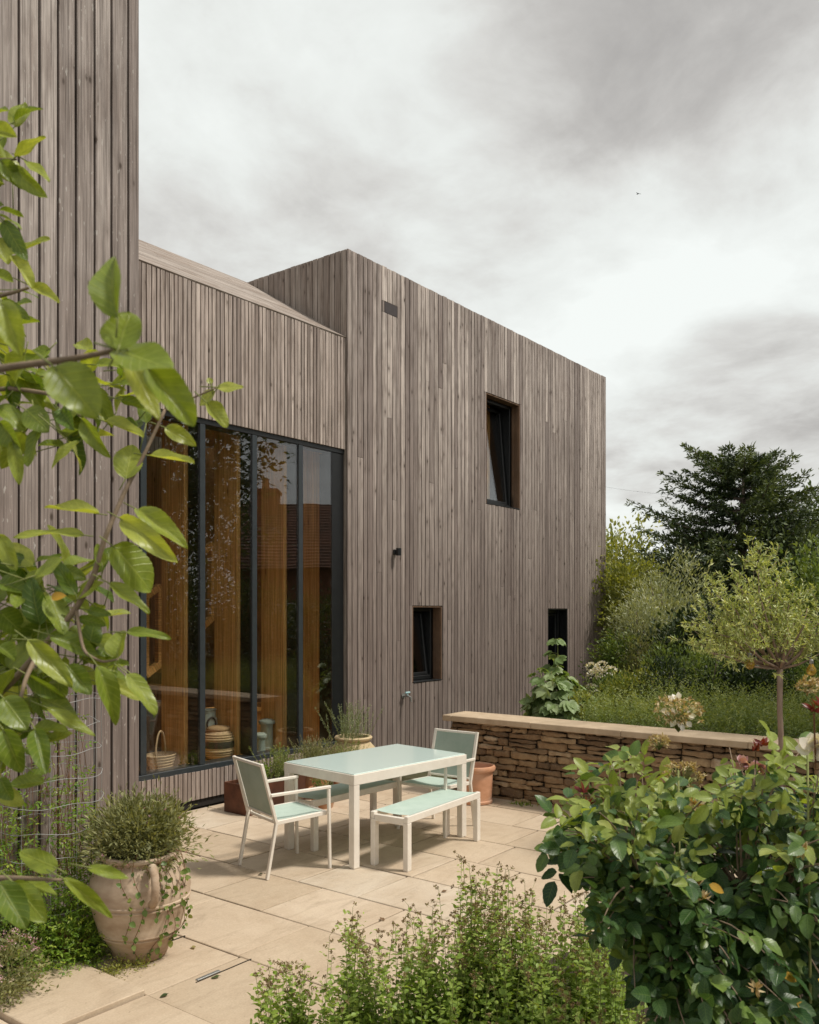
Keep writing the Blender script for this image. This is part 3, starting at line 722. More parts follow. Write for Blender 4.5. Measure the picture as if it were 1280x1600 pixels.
# interior: timber fins, ledge, room, stair
def planks(mb, axis, lo, hi, z0, z1, p0, p1, pitch):
    x = lo
    while x < hi-.001:
        x1 = min(x+pitch, hi); off = random.random()*50
        a = (x, x1-.0008, p0, p1, z0, z1) if axis == 'x' else (p0, p1, x, x1-.0008, z0, z1)
        t = MB().box(*a); V = t.V[0]; ac = V[:, 0] if axis == 'x' else V[:, 1]; dp = V[:, 1] if axis == 'x' else V[:, 0]
        mb.add(V, t.F, random.random(), np.stack([ac-lo+dp+off, V[:, 2]*.6+off, np.full(8, off)], 1)); x = x1
for x in muls[1:]+[7.966]:
    m = MB(); planks(m, 'y', 7.325, 7.70, .40, 4.18, x-.068, x-.012, .125); m.build('timber_fin', M['clt'], house)
m = MB(); planks(m, 'x', 3.5, 8.02, .33, .395, GY+.17, 7.72, .45); m.build('window_ledge', M['clt'], house)
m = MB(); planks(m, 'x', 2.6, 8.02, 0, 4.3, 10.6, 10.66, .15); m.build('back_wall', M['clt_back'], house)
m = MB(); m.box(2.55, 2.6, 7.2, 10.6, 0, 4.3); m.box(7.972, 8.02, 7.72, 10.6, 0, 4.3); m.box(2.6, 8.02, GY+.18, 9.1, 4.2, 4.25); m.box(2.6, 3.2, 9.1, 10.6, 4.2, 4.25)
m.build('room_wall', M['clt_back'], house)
m = MB(); m.box(2.6, 7.97, GY+.2, 10.6, -.02, .0); m.box(2.6, 8.0, GY+.175, GY+.19, 0, .329); m.build('room_floor', M['room'], house)
st = bpy.data.objects.new('staircase', None); link(st, house)
def para(mb, x0, x1, zb0, zb1, h, y, w=.045, d=.06):
    P = [(x0, zb0), (x1, zb1), (x1, zb1+h), (x0, zb0+h)]
    for (p, q) in zip(P, P[1:]+P[:1]): mb.bar((p[0], y, p[1]), (q[0], y, q[1]), d, w, .003)
    xm = (x0+x1)/2-.12; mb.bar((xm, y, (zb0+zb1)/2-.05), (xm, y, (zb0+zb1)/2+h-.05), d, w*.8, .003)
for k, (u0, u1, vb0, vb1, vt) in enumerate(((226, 249, 1056, 1037, 916), (304, 331, 990, 965, 850), (388, 407, 925, 905, 793), (464, 475, 850, 838, 700))):
    yy = 8.7
    def at(u, v): 
        r = (u-640)/F; Yd = yy/(a_-b_*r); return Yd*(b_+a_*r), H-(v-HZ)/F*Yd
    x0, zb0 = at(u0, vb0); x1, zb1 = at(u1, vb1); _, zt = at(u1, vt)
    m = MB(); para(m, x0, x1, zb0, zb1, zt-zb1, yy, .075, .08); m.build('stair_panel_frame', M['clt'], st)
m = MB(); m.box(5.2, 5.9, 9.2, 9.9, 0, 2.3); m.build('dark_cupboard', M['roomdark'], st)
m = MB()
for k in range(6): m.box(5.9+k*.26, 6.17+k*.26, 9.3, 10.2, .2+k*.2, .25+k*.2)
m.build('tread', M['clt'], st)
m = MB(); m.bbox(6.9, 7.95, 8.0, 8.5, .78, .83, .004); m.box(7.0, 7.9, 8.05, 8.45, 0, .775); m.build('timber_counter', M['clt'], house)

# tower: wide boards
TT = 5.20; TX = 3.705
mb = MB(); boards(mb, 'x', .2, TX, .10, 7.4, TT+.026, -1, .131, .05, .016, thick=.026, seed=21)
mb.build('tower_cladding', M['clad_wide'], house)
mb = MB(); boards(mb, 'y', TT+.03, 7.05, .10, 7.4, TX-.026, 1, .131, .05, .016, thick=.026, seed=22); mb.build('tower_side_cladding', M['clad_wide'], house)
mb = MB(); mb.box(.2, TX-.03, TT+.028, 7.08, -.05, 7.38); mb.box(.2, TX-.03, 7.10, 11, -.05, 5.2)
mb.build('tower_wall', M['backing'], house)

# ============================================================ STONE WALL
def build_stone_wall():
    t = thing('stone_wall', (8.05, 2.0, 0), label='low dry stone retaining wall with pale slab coping beside the patio', cat='garden wall')
    rs = random.Random(4); mb = MB(); y_lo, y_hi = -4.0, 5.55; z = -.03; rows = []
    def stone(y0, y1, z0, z1, x, r):
        nx, nz = 10, 8; V = []; fa = [rs.uniform(-.01, .01) for _ in range(4)]; rs_ = rs.uniform(.1, .4); dep = rs.uniform(.0, .035); tl = rs.uniform(-.012, .012)
        jy = [rs.uniform(-.012, .012) for _ in range(4)]
        for i in range(nx):
            for j in range(nz):
                a, b = i/(nx-1), j/(nz-1)
                ex = (abs(2*a-1))**9; ez = (abs(2*b-1))**7
                yy = y0+(y1-y0)*a + (jy[0]*(1-b)+jy[1]*b)*(1-a)*(.7) ; zz = z0+(z1-z0)*b+tl*(a-.5)
                # rounded corners
                cr = ex*ez; yy += (-.5+a)*-rs_*cr*min(.1, y1-y0); zz += (-.5+b)*-rs_*cr*(z1-z0); zz += .006*math.sin(a*7+dep*300)*(2*b-1)+.003*math.sin(a*17+dep*900)
                xx = x-dep+.040*max(ex, ez)**1.6+rs.uniform(-.006, .006)
                V.append((xx-8.05, yy-2.0, zz))
        Fc = [(i*nz+j, i*nz+j+1, (i+1)*nz+j+1, (i+1)*nz+j) for i in range(nx-1) for j in range(nz-1)]
        V = np.array(V); mb.add(V, Fc, r, V+np.array((rs.random()*9, 0, rs.random()*9)))
    while z < .79:
        h = rs.choice([.05, .06, .075, .09, .11]); 
        if z+h > .78: h = .795-z
        y = y_lo+rs.random()*.2
        while y < y_hi:
            l = rs.uniform(.09, .36)*(1 if h > .06 else 1.15); y1 = min(y+l, y_hi)
            if y_hi-y1 < .06: y1 = y_hi
            if h > .085 and rs.random() < .3:
                hh = h*rs.uniform(.4, .6); stone(y+.004, y1-.004, z+.003, z+hh-.002, 8.05, min(1, max(0, rs.gauss(.45, .25)))); stone(y+.004, y1-.004, z+hh+.002, z+h-.003, 8.05, min(1, max(0, rs.gauss(.45, .25))))
            else: stone(y+.002, y1-.002, z+.001+rs.uniform(-.004, .003), z+h-.001+rs.uniform(-.003, .004), 8.05, min(1, max(0, rs.gauss(.42, .36))))
            y = y1
        z += h
    mb.build('stonework', M['stone'], t, smooth=True)
    c = MB(); c.box(.045, .36, y_lo-2, y_hi-2.02, -.1, .79)
    c.build('wall_core', M['soil'], t)
    cp = MB(); y = y_lo; k = 0
    while y < 5.62:
        y1 = min(y+rs.choice([.9, 1.0, 1.2]), 5.62)
        cp.bbox(-.075, .39, y-2+.0015, y1-2-.0015, .797, .86+rs.uniform(-.0015, .0015), .006); y = y1
    cp.build('coping', M['stone_cap'], t)
build_stone_wall()

# ============================================================ FURNITURE
def build_table():
    t = thing('garden_table', (5.88, 4.83, 0), R(-6), 'white metal garden table with pale green frosted glass top', 'table')
    Lh, Wh = .69, .435; fr = MB(); w = .05
    fr.bbox(-Lh, Lh, -Wh, -Wh+w, .655, .735, .003); fr.bbox(-Lh, Lh, Wh-w, Wh, .655, .735, .003)
    fr.bbox(-Lh, -Lh+w, -Wh+w+.001, Wh-w-.001, .655, .7345, .003); fr.bbox(Lh-w, Lh, -Wh+w+.001, Wh-w-.001, .655, .7345, .003)
    fr.build('frame', M['white'], t)
    g = MB(); g.bbox(-Lh+.012, Lh-.012, -Wh+.012, Wh-.012, .7355, .743, .002); g.build('tabletop', M['glasstop'], t)
    for sx in (-1, 1):
        for sy in (-1, 1):
            m = MB(); x0 = sx*(Lh-.001)-(0 if sx < 0 else .062); y0 = sy*(Wh-.001)-(0 if sy < 0 else .062)
            m.bbox(x0, x0+.062, y0, y0+.062, .004, .654, .003); m.box(x0+.004, x0+.058, y0+.004, y0+.058, 0, .0035); m.build('leg', M['white'], t)
build_table()
def build_bench():
    t = thing('garden_bench', (5.90, 4.30, 0), R(3.2), 'mesh topped white bench on the near side of the table', 'bench', 'benches at the garden table')
    Lh, Wh = .57, .18; w = .045; h = .43
    fr = MB(); fr.bbox(-Lh, Lh, -Wh, -Wh+w*.8, h-.055, h, .004); fr.bbox(-Lh, Lh, Wh-w*.8, Wh, h-.055, h, .004)
    for sx in (-1, 1): fr.bbox(sx*(Lh-.022)-.018, sx*(Lh-.022)+.018, -Wh+w*.8+.001, Wh-w*.8-.001, h-.075, h-.02, .003)
    fr.bbox(-.02, .02, -Wh+.037, Wh-.037, h-.06, h-.03, .003)
    fr.build('frame', M['white'], t)
    V = []; n = 20; mm = 8
    for i in range(n+1):
        for j in range(mm+1):
            a, b = i/n, j/mm; V.append((-Lh+.05+(2*Lh-.1)*a, -Wh+.012+(2*Wh-.024)*b, h+.0025-.010*math.sin(math.pi*b)))
    MB().add(V, [(i*(mm+1)+j, (i+1)*(mm+1)+j, (i+1)*(mm+1)+j+1, i*(mm+1)+j+1) for i in range(n) for j in range(mm)]).build('seat', M['mesh_top'], t, smooth=True)
    for sx in (-1, 1):
        for sy in (-1, 1):
            m = MB(); x0 = sx*Lh-(0 if sx < 0 else .055); y0 = sy*Wh-(0 if sy < 0 else .045)
            m.bbox(x0, x0+.055, y0, y0+.045, .004, h-.056, .003); m.box(x0+.003, x0+.052, y0+.003, y0+.042, 0, .0035); m.build('leg', M['white'], t)
    return t
b1 = build_bench()
b2 = copy_tree(b1); b2.location = (5.90, 5.22, 0); b2.rotation_euler = (0, 0, R(-2.5))
b2['label'] = 'mesh topped white bench tucked under the house side of the table'
def build_chair():
    """faces +x, origin under the seat centre"""
    t = thing('garden_chair', (0, 0, 0), 0, 'x', 'chair', 'armchairs at the garden table')
    w = .235; sh = .425
    sf = MB()
    for sy in (-1, 1): sf.bar((-.20, sy*(w-.012), sh-.012), (.235, sy*(w-.012), sh+.008), .024, .032)
    sf.bar((.235, -w+.024, sh+.006), (.235, w-.024, sh+.006), .024, .024); sf.bar((-.195, -w+.024, sh-.014), (-.195, w-.024, sh-.014), .02, .024)
    sf.build('seat_frame', M['white'], t)
    V = []; n = 10; mm = 8
    for i in range(n+1):
        for j in range(mm+1):
            a, b = i/n, j/mm
            V.append((-.19+.435*a, (-w+.022)+(2*w-.044)*b, sh+.006+.016*a-.016*math.sin(math.pi*a)*math.sin(math.pi*b)-(.012*max(0, a-.85)/.15)))
    MB().add(V, [(i*(mm+1)+j, (i+1)*(mm+1)+j, (i+1)*(mm+1)+j+1, i*(mm+1)+j+1) for i in range(n) for j in range(mm)]).build('seat', M['mesh_top'], t, smooth=True)
    V = []
    for i in range(n+1):
        for j in range(mm+1):
            a, b = i/n, j/mm
            V.append((-.215-.115*a-.02*math.sin(math.pi*b)*math.sin(math.pi*a), (-w+.018)+(2*w-.036)*b, sh+.035+.405*a))
    MB().add(V, [(i*(mm+1)+j, (i+1)*(mm+1)+j, (i+1)*(mm+1)+j+1, i*(mm+1)+j+1) for i in range(n) for j in range(mm)]).build('backrest', M['mesh'], t, smooth=True)
    for sy in (-1, 1):
        y = sy*(w-.0)
        m = MB(); m.bar((-.29, y, .0), (-.213, y, sh-.01), .022, .030, up=(0, 1, 0)); m.build('leg', M['white'], t)
        m = MB(); m.bar((-.213, y, sh-.012), (-.338, y, .875), .022, .030, up=(0, 1, 0)); m.build('back_post', M['white'], t)
        yo = sy*(w+.025)
        m = MB(); m.bar((.245, yo, 0), (.235, yo, .625), .022, .026, up=(0, 1, 0)); m.build('leg', M['white'], t)
        m = MB(); m.bar((-.268, sy*(w+.012), .632), (.25, yo, .640), .030, .022); m.build('armrest', M['white'], t)
    m = MB(); m.bar((-.336, -w+.012, .862), (-.336, w-.012, .862), .022, .022); m.build('top_rail', M['white'], t)
    m = MB(); m.bar((-.214, -w+.012, sh+.03), (-.214, w-.012, sh+.03), .018, .018); m.build('back_rail', M['white'], t)
    return t
c1 = build_chair(); c1.location = (4.90, 4.965, 0); c1.rotation_euler = (0, 0, R(-16)); c1['label'] = 'green mesh armchair nearest the glazing, standing at the left end of the table'
c2 = copy_tree(c1); c2.location = (6.60, 4.715, 0); c2.rotation_euler = (0, 0, R(181)); c2['label'] = 'green mesh armchair at the far end of the table, before the stone wall'

# ============================================================ POTS
def pot(name, loc, prof, m, label, cat='plant pot', n=48, soil=None, group=None):
    t = thing(name, loc, 0, label, cat, group)
    b = MB(); b.lathe(prof, n); b.build('pot_body', m, t, smooth=True, auto=True)
    if soil: s = MB(); s.lathe([(.001, soil[1]+.02), (soil[0]*.6, soil[1]+.012), (soil[0], soil[1])], 24, cap0=False); s.build('soil', M['soil'], t, smooth=True)
    return t
# big jar by the tower
P = [(.135, 0), (.15, .01), (.175, .08), (.208, .148), (.216, .152), (.217, .158), (.213, .163), (.218, .168), (.226, .172), (.229, .178), (.227, .186), (.250, .26), (.268, .335), (.275, .339), (.276, .346), (.270, .352), (.272, .358), (.280, .363), (.281, .372), (.275, .378), (.280, .42), (.270, .49), (.235, .555), (.195, .59), (.20, .60), (.225, .615), (.228, .63), (.22, .64), (.19, .635), (.17, .60), (.17, .55)]
P = [(q*1.03 if .1 < z < .52 else q, z*.96) for q, z in P]
bp = pot('storage_jar', (3.11, 4.36, 0), P, M['bigpot'], 'large weathered clay jar with banded belly and handle by the tower corner', 'jar', 64, (.17, .56))
for an in (R(-112), R(68)):
    d = np.array((math.cos(an), math.sin(an), 0)); h = MB()
    pts = [d*.232+UP*.565, d*.285+UP*.585, d*.330+UP*.55, d*.345+UP*.48, d*.325+UP*.41, d*.276+UP*.375]
    h.tube(pts, [.022, .024, .023, .022, .022, .026], 10); h.build('handle', M['bigpot'], bp, smooth=True)
# round terracotta pot before the wall
P = [(.155, 0), (.178, .004), (.182, .012), (.182, .03), (.172, .04), (.172, .045), (.186, .33), (.186, .335), (.205, .34), (.212, .35), (.214, .375), (.207, .392), (.190, .396), (.178, .385), (.172, .33), (.165, .12), (.001, .11)]
pot('terracotta_pot', (7.75, 5.03, 0), P, M['terra'], 'empty pale terracotta pot with rolled rim at the foot of the stone wall', n=56)
# olive's pot (mostly behind the roses)
P = [(.15, 0), (.2, .2), (.22, .38), (.24, .39), (.24, .42), (.21, .42), (.19, .36)]
oc = WG(1222, 7.15)
pot('glazed_pot', (oc[0], oc[1], 0), P, noisy('blue_glaze', (.06, .07, .11), (.09, .10, .15), 8, .3, .05), 'dark blue glazed pot that the olive tree stands in', soil=(.2, .38))
# group by the glazing
taper = lambda r0, r1, h: [(r0, 0), (r1*.93, h-.05), (r1, h-.045), (r1+.008, h-.02), (r1, h), (r1-.02, h), (r1-.025, h-.05)]
pot('terracotta_pot', (6.90, 6.55, 0), taper(.13, .20, .36), M['terra2'], 'tapered terracotta pot holding the lavender below the glazing', soil=(.17, .32))
pot('terracotta_pot', (7.24, 6.42, 0), taper(.11, .15, .33), M['terra2'], 'narrow terracotta pot between the lavender and the cream urn', soil=(.12, .29))
pot('terracotta_pot', (6.60, 6.15, 0), taper(.10, .15, .20), M['terra2'], 'low terracotta bowl beside the copper trough', soil=(.12, .17))
P = [(.13, 0), (.17, .02), (.23, .18), (.265, .34), (.25, .44), (.19, .505), (.185, .52), (.215, .535), (.222, .555), (.21, .57), (.18, .565), (.16, .5)]
pot('clay_urn', (7.66, 6.66, 0), P, M['cream_pot'], 'round bellied cream clay urn planted with rosemary at the box corner', 'urn', soil=(.16, .51))
tr = thing('copper_trough', (6.25, 6.63, 0), 0, 'brown oxidised copper trough planter standing below the glazed wall', 'planter')
m = MB(); m.bbox(-.40, .40, -.18, -.17, 0, .30, .002); m.bbox(-.40, .40, .17, .18, 0, .30, .002); m.bbox(-.40, -.39, -.169, .169, 0, .2995, .002); m.bbox(.39, .40, -.169, .169, 0, .2995, .002); m.box(-.389, .389, -.169, .169, .002, .01)
m.build('trough_body', M['copper'], tr)
m = MB(); m.box(-.388, .388, -.168, .168, .02, .26); m.build('soil', M['soil'], tr)
# things on the inner ledge
LZ = .396
def inner(u, Yoff=7.5):
    r = (u-640)/F; Yd = Yoff/(a_-b_*r); return Yd*(b_+a_*r)
x = inner(252, 7.46)
bk = thing('wicker_basket', (x, 7.47, LZ), R(20), 'pale wicker trug basket with hooped handle behind the left pane', 'basket')
m = MB(); m.lathe([(.10, 0), (.13, .02), (.17, .12), (.175, .15), (.165, .15), (.155, .12), (.12, .02), (.001, .015)], 36, sy=.8)
for z in (.03, .06, .09, .12, .148): m.tube([(1.02*(.125+z*.33)*math.cos(k*math.pi/18), .8*1.02*(.125+z*.33)*math.sin(k*math.pi/18), z) for k in range(36)], .009, 6, close=True)
m.build('basket_bowl', M['wicker_pale'], bk, smooth=True)
m = MB(); m.tube([(.0+.09*math.cos(k*math.pi/14)*1.0, 0, .13+.26*math.sin(k*math.pi/14)) for k in range(15)], .010, 8); m.build('handle', M['wicker_pale'], bk, smooth=True)
x = inner(341, 7.50)
jr = thing('woven_jar', (x, 7.50, LZ), 0, 'round woven lidded basket with a black band behind the glass', 'basket')
m = MB(); m.lathe([(.10, 0), (.14, .03), (.165, .10), (.17, .13)], 40); m.lathe([(.17, .20), (.16, .25), (.13, .30), (.12, .31)], 40, cap0=False)
for z, r in ((.02, .125), (.045, .15), (.07, .158), (.095, .166), (.225, .17), (.25, .162), (.275, .15)): m.tube([(r*math.cos(k*math.pi/18), r*math.sin(k*math.pi/18), z) for k in range(36)], .011, 6, close=True)
m.build('basket_body', M['wicker_pale'], jr, smooth=True)
m = MB(); m.lathe([(.172, .13), (.178, .165), (.172, .20)], 40, cap0=False); m.build('black_band', M['blackwk'], jr, smooth=True)
m = MB(); m.lathe([(.125, .311), (.13, .33), (.12, .35), (.06, .365), (.001, .368)], 40); m.build('lid', M['wicker'], jr, smooth=True)
def lantern(u, y, h, r, label):
    x = inner(u, y); t = thing('ceramic_lantern', (x, y, LZ), 0, label, 'lantern', 'pale green lanterns on the ledge')
    m = MB(); m.lathe([(r*.9, 0), (r*1.02, .01), (r*1.02, .03), (r*.88, .04), (r*.86, h-.06), (r*.9, h-.055)], 32); m.build('lantern_body', M['bluegl'], t, smooth=True, auto=True)
    m = MB(); m.lathe([(r*1.1, h-.054), (r*1.15, h-.04), (r*1.1, h-.02), (r*.7, h), (r*.4, h+.003), (.001, h-.02)], 32); m.build('lid', M['bluegl'], t, smooth=True, auto=True)
lantern(417, 7.52, .36, .085, 'taller pale green ceramic lantern behind the third pane')
lantern(407, 7.36, .24, .065, 'shorter pale green ceramic lantern beside the taller one')
x = inner(445, 7.42); cu = thing('ceramic_cup', (x, 7.42, LZ), 0, 'small white ceramic cup on the ledge near the third mullion', 'cup')
m = MB(); m.lathe([(.026, 0), (.030, .06), (.034, .13), (.030, .13), (.024, .02), (.001, .015)], 24); m.build('cup_body', M['white2'], cu, smooth=True)
x = inner(329, 7.62); jg = thing('enamel_jug', (x, 7.66, LZ), 0, 'tall grey blue jug with ring handle standing behind the woven basket', 'jug')
m = MB(); m.lathe([(.09, 0), (.1, .02), (.1, .42), (.085, .45), (.08, .52), (.095, .53), (.09, .535), (.07, .5)], 32); m.build('jug_body', M['bluegl'], jg, smooth=True, auto=True)
m = MB(); m.tube([(-.04+.06*math.cos(k*math.pi/9), -.105, .38+.07*math.sin(k*math.pi/9)) for k in range(18)], .01, 8, close=True); m.build('handle', M['black'], jg, smooth=True)

# ============================================================ PLANTS
def blob(center, rad, n, clumps, size, m, parent, shape='oval', aspect=.55, spread=.16, up=.35, name='leaves', nl=3, nc=2, seed=0, shell=.55, curl=.15, lowcut=-1., spiky=0.):
    """foliage: clumps of leaves scattered through an ellipsoid with an uneven outline"""
    r = np.random.default_rng(seed)
    d = unit(r.normal(size=(clumps, 3))); d[:, 2] = np.maximum(d[:, 2], lowcut+r.random(clumps)*.1); k = r.uniform(shell, 1.0, (clumps, 1))*(1+r.normal(0, .10, (clumps, 1)))
    rad = np.array(rad, float); cc = np.array(center)+d*rad*k
    ci = r.integers(0, clumps, n); sp = spread*rad.mean()*r.uniform(.6, 1.5, (clumps, 1))
    g = r.normal(size=(n, 3)); B = cc[ci]+g*sp[ci]*.8
    tone = np.clip(r.normal(.45, .22, clumps)[ci]+r.normal(0, .17, n), 0, 1)
    D = unit(d[ci]*.7+unit(g)*.6+r.normal(size=(n, 3))*.55+np.array((0, 0, up)))
    N = unit(np.cross(D, r.normal(size=(n, 3)))+np.array((0, 0, .8)))
    sz = size*r.uniform(.6, 1.25, n)
    return leaves(name, B, D, N, sz, sz*aspect, m, parent, shape, nl, nc, curl=r.uniform(-.05, curl*2, n), fold=r.uniform(0, .5, n), rnd=tone)
def stems(parent, base, tips, r0, r1, m, name='stems', sides=5, sag=.0):
    mb = MB()
    for tp_ in tips:
        b = np.array(base, float)+np.array((random.uniform(-.02, .02), random.uniform(-.02, .02), 0)); tp_ = np.array(tp_, float)
        mid = (b+tp_)/2+np.array((random.uniform(-.1, .1), random.uniform(-.1, .1), 0))*np.linalg.norm(tp_-b)*.4; mid[2] += sag*np.linalg.norm(tp_-b)
        ts = np.linspace(0, 1, 7)[:, None]; pts = (1-ts)**2*b+2*ts*(1-ts)*mid+ts**2*tp_
        mb.tube(pts, np.linspace(r0, r1, 7), sides)
    return mb.build(name, m, parent, smooth=True)

def shrub(name, u, Y, vtop, vbot_z, wid_px, label, cat, leafm, size, n, clumps, aspect=.55, seed=1, depth=None, shape='oval', bark='bark', up=.35, spread=.17, group=None, lowcut=-1.):
    p = WG(u, Y); g = float(garden_h(np.array(p[0]), np.array(p[1]))) if vbot_z is None else vbot_z
    zt = H-(vtop-HZ)/F*Y; rx = wid_px/2/F*Y; h = zt-g
    t = thing(name, (p[0], p[1], g), 0, label, cat, group)
    rad = (rx, depth or rx, h*.5)
    tips = [(random.uniform(-.6, .6)*rx, random.uniform(-.6, .6)*rx, h*random.uniform(.5, .9)) for _ in range(7)]
    stems(t, (0, 0, -.03), tips, .02+.008*h, .006, M[bark], 'trunk' if 'tree' in name else 'stems')
    blob((0, 0, h*.52), rad, n, clumps, size, leafm, t, shape, aspect, seed=seed, up=up, spread=spread, name='crown' if 'tree' in name else 'foliage', lowcut=lowcut)
    return t

# ---- conifer
def conifer():
    Y = 18.0; p = WG(1163, Y); zt = 5.05; t = thing('conifer_tree', (p[0], p[1], .3), 0, 'large dark spreading conifer rising above the garden', 'conifer')
    tr = MB(); tr.tube([(0, 0, -.1), (.05, 0, 1.5), (0, .05, 3.2), (0, 0, zt-.35)], [.2, .15, .09, .02], 10); tr.build('trunk', M['bark'], t, smooth=True)
    r = np.random.default_rng(12); limb = MB(); Bs = []; Ds = []; Ls = []; Ns = []; tone = []
    for k in range(128):
        f = (int(k/8)*8+4+.25*(k%8))/128; z0 = .5+(zt-.75)*f**.85; az = k*2.39996+r.normal()*.3
        reach = (1.0-f)**.50*2.8*r.choice([.62, .8, .95, 1.08, 1.2])+.25
        if z0 < 1.4: reach *= .8
        rise = .40*f**1.5-.06+r.normal()*.05
        d = np.array((math.cos(az), math.sin(az), 0)); n = 12; pts = []
        for i in range(n+1):
            s = i/n; pts.append(d*reach*s+np.array((0, 0, z0-.0+rise*reach*s*1.0-.10*reach*(s*(1-s))*1.3+.24*reach*max(0, s-.6)**1.3)))
        pts = np.array(pts); limb.tube(pts, np.linspace(.035*(1-f)+.012, .004, n+1), 5)
        T = unit(np.gradient(pts, axis=0)); tn = r.normal(.42, .16)
        # secondary twigs with needles
        for i in range(2, n+1):
            s = i/n
            for side in (-1, 1, -1, 1):
                tl = reach*.24*(1.1-s)*r.uniform(.6, 1.3)+.11
                sd_ = np.cross(T[i], UP)*side; td = unit(T[i]*r.uniform(.5, 1.0)+sd_*r.uniform(.4, 1.0)+np.array((0, 0, r.normal(-.02, .22))))
                m_ = int(max(4, tl/.038))
                q = np.linspace(.0, 1, m_)[:, None]; tp_ = pts[i]+td*tl*q+np.array((0, 0, -.28))*tl*q**2 + r.normal(size=(m_, 3))*.008
                for _ in range(2):
                    nd = unit(td*1.0+r.normal(size=(m_, 3))*.5)
                    Bs.append(tp_); Ds.append(nd); Ns.append(r.normal(size=(m_, 3))+UP); Ls.append(r.uniform(.05, .11, m_)); tone.append(np.clip(tn+.30*s-.12+r.normal(0, .14, m_)+.25*q[:, 0]-.1, 0, 1))
    limb.build('limbs', M['bark'], t)
    B = np.concatenate(Bs); print('conifer', len(B))
    leaves('crown', B, np.concatenate(Ds), np.concatenate(Ns), np.concatenate(Ls)*1.15, .034, L['conif'], t, 'lance', 1, 2, 0, .3, rnd=np.concatenate(tone))
    # drooping lower skirt
    blob((0, 0, 1.8), (2.5, 2.5, 1.7), 21000, 260, .13, L['conif'], t, 'lance', .34, seed=5, up=-.1, spread=.13, name='lower_crown', nl=1)
conifer()

# ---- background shrubs and trees (each its own depth and size)
shrub('hedge_tree', 962, 24, 800, .3, 120, 'light leafed tree peeping round the far corner of the house', 'tree', L['yell'], .13, 3500, 60, seed=31, lowcut=-.3)
shrub('garden_shrub', 975, 16.5, 868, .2, 130, 'tall yellow green shrub close to the house corner', 'shrub', L['yell'], .075, 13000, 170, seed=32)
shrub('purple_shrub', 990, 27, 872, .2, 110, 'dark purple leaved shrub in the distance', 'shrub', L['purple'], .14, 3500, 60, seed=33)
shrub('silver_shrub', 1046, 15.5, 880, .2, 135, 'silvery willow like shrub in front of the conifer', 'shrub', L['silver'], .085, 11000, 170, .22, seed=34, shape='lance', up=.6)
shrub('silver_shrub', 1010, 14.2, 925, .2, 110, 'lower silvery green shrub between house and conifer', 'shrub', L['silver'], .07, 7000, 120, .25, seed=35, shape='lance', up=.6)
shrub('garden_shrub', 968, 14.0, 985, .2, 80, 'glossy dark green round shrub by the house corner', 'shrub', L['mid'], .055, 5200, 90, seed=36)
shrub('dwarf_conifer', 1002, 13.6, 985, .3, 25, 'slim brownish columnar conifer among the shrubs', 'conifer', L['potpl'], .05, 4500, 120, .2, seed=37, shape='lance', up=1.2, spread=.35)
shrub('garden_shrub', 1075, 13.8, 965, .3, 150, 'dark shrub filling the shade under the conifer', 'shrub', L['dark'], .075, 9500, 140, seed=38)
shrub('garden_shrub', 1170, 13.2, 940, .3, 210, 'broad dark shrub behind the olive tree', 'shrub', L['dark'], .075, 13000, 190, seed=39)
shrub('garden_shrub', 1275, 13.5, 872, .3, 170, 'mid green leafy shrub at the right edge of the garden', 'shrub', L['mid'], .08, 11000, 160, seed=40)
shrub('garden_shrub', 1046, 12.6, 1010, .4, 70, 'upright pale green shrub beside the slim conifer', 'shrub', L['mid'], .06, 3800, 70, .3, seed=41, up=1.0)
shrub('garden_shrub', 1150, 11.8, 1040, .4, 170, 'low dark shrub above the herb bed', 'shrub', L['dark'], .055, 8000, 130, seed=42)
shrub('hedge_tree', 1290, 28, 775, .2, 190, 'distant round tree behind the conifer', 'tree', L['tree'], .16, 7000, 110, seed=43)
for k, (u, Y, vt, w, lm, lab) in enumerate(((985, 11.9, 1050, 90, 'yell', 'low yellow green shrub just behind the herbs near the house'), (1040, 11.6, 1035, 95, 'dark', 'low dark shrub behind the herbs left of the olive'),
        (1100, 11.7, 1012, 100, 'mid', 'leafy mid green shrub behind the herbs under the olive crown'), (1150, 11.4, 1050, 80, 'dark', 'dark low shrub left of the olive trunk'), (1205, 11.6, 1020, 100, 'dark', 'dark shrub right behind the olive trunk'), (1265, 11.3, 1035, 110, 'mid', 'green shrub at the right edge behind the herbs'))):
    shrub('garden_shrub', u, Y, vt, .45, w, lab, 'shrub', L[lm], .05, 4200, 80, .35, seed=140+k, up=.6, lowcut=-.5)
for i, (u, Y, vt, w) in enumerate(((930, 34, 905, 170), (1050, 36, 880, 190), (1150, 34, 860, 200), (1260, 33, 850, 200), (1380, 30, 840, 220))):
    shrub('hedge_tree', u, Y, vt, .0, w, ['pale far tree just past the house edge', 'far tree seen over the silvery shrub', 'far tree hidden behind the big conifer', 'far tree right of the conifer', 'far tree outside the right edge'][i], 'tree', L['tree'], .19, 5500, 90, seed=50+i, group='trees along the far boundary')
# a wood on the skyline
def wood_mass():
    r = np.random.default_rng(3); n = 9000; az = r.uniform(-.9, 1.1, n); dist = r.uniform(70, 95, n)
    hgt = 5+2.5*np.sin(az*9)+1.5*np.sin(az*23+1)
    X = np.tan(az-.1)*dist; B = np.stack([a_*X+b_*dist, -b_*X+a_*dist, r.random(n)**.7*hgt], 1)
    tag(leaves('far_wood', B, rdir(n), rdir(n, 1), r.uniform(1.2, 2.2, n), 1.2, L['tree'], None, 'oval', 2, 2), 'far off wood along the skyline', 'wood', kind='stuff')
wood_mass()

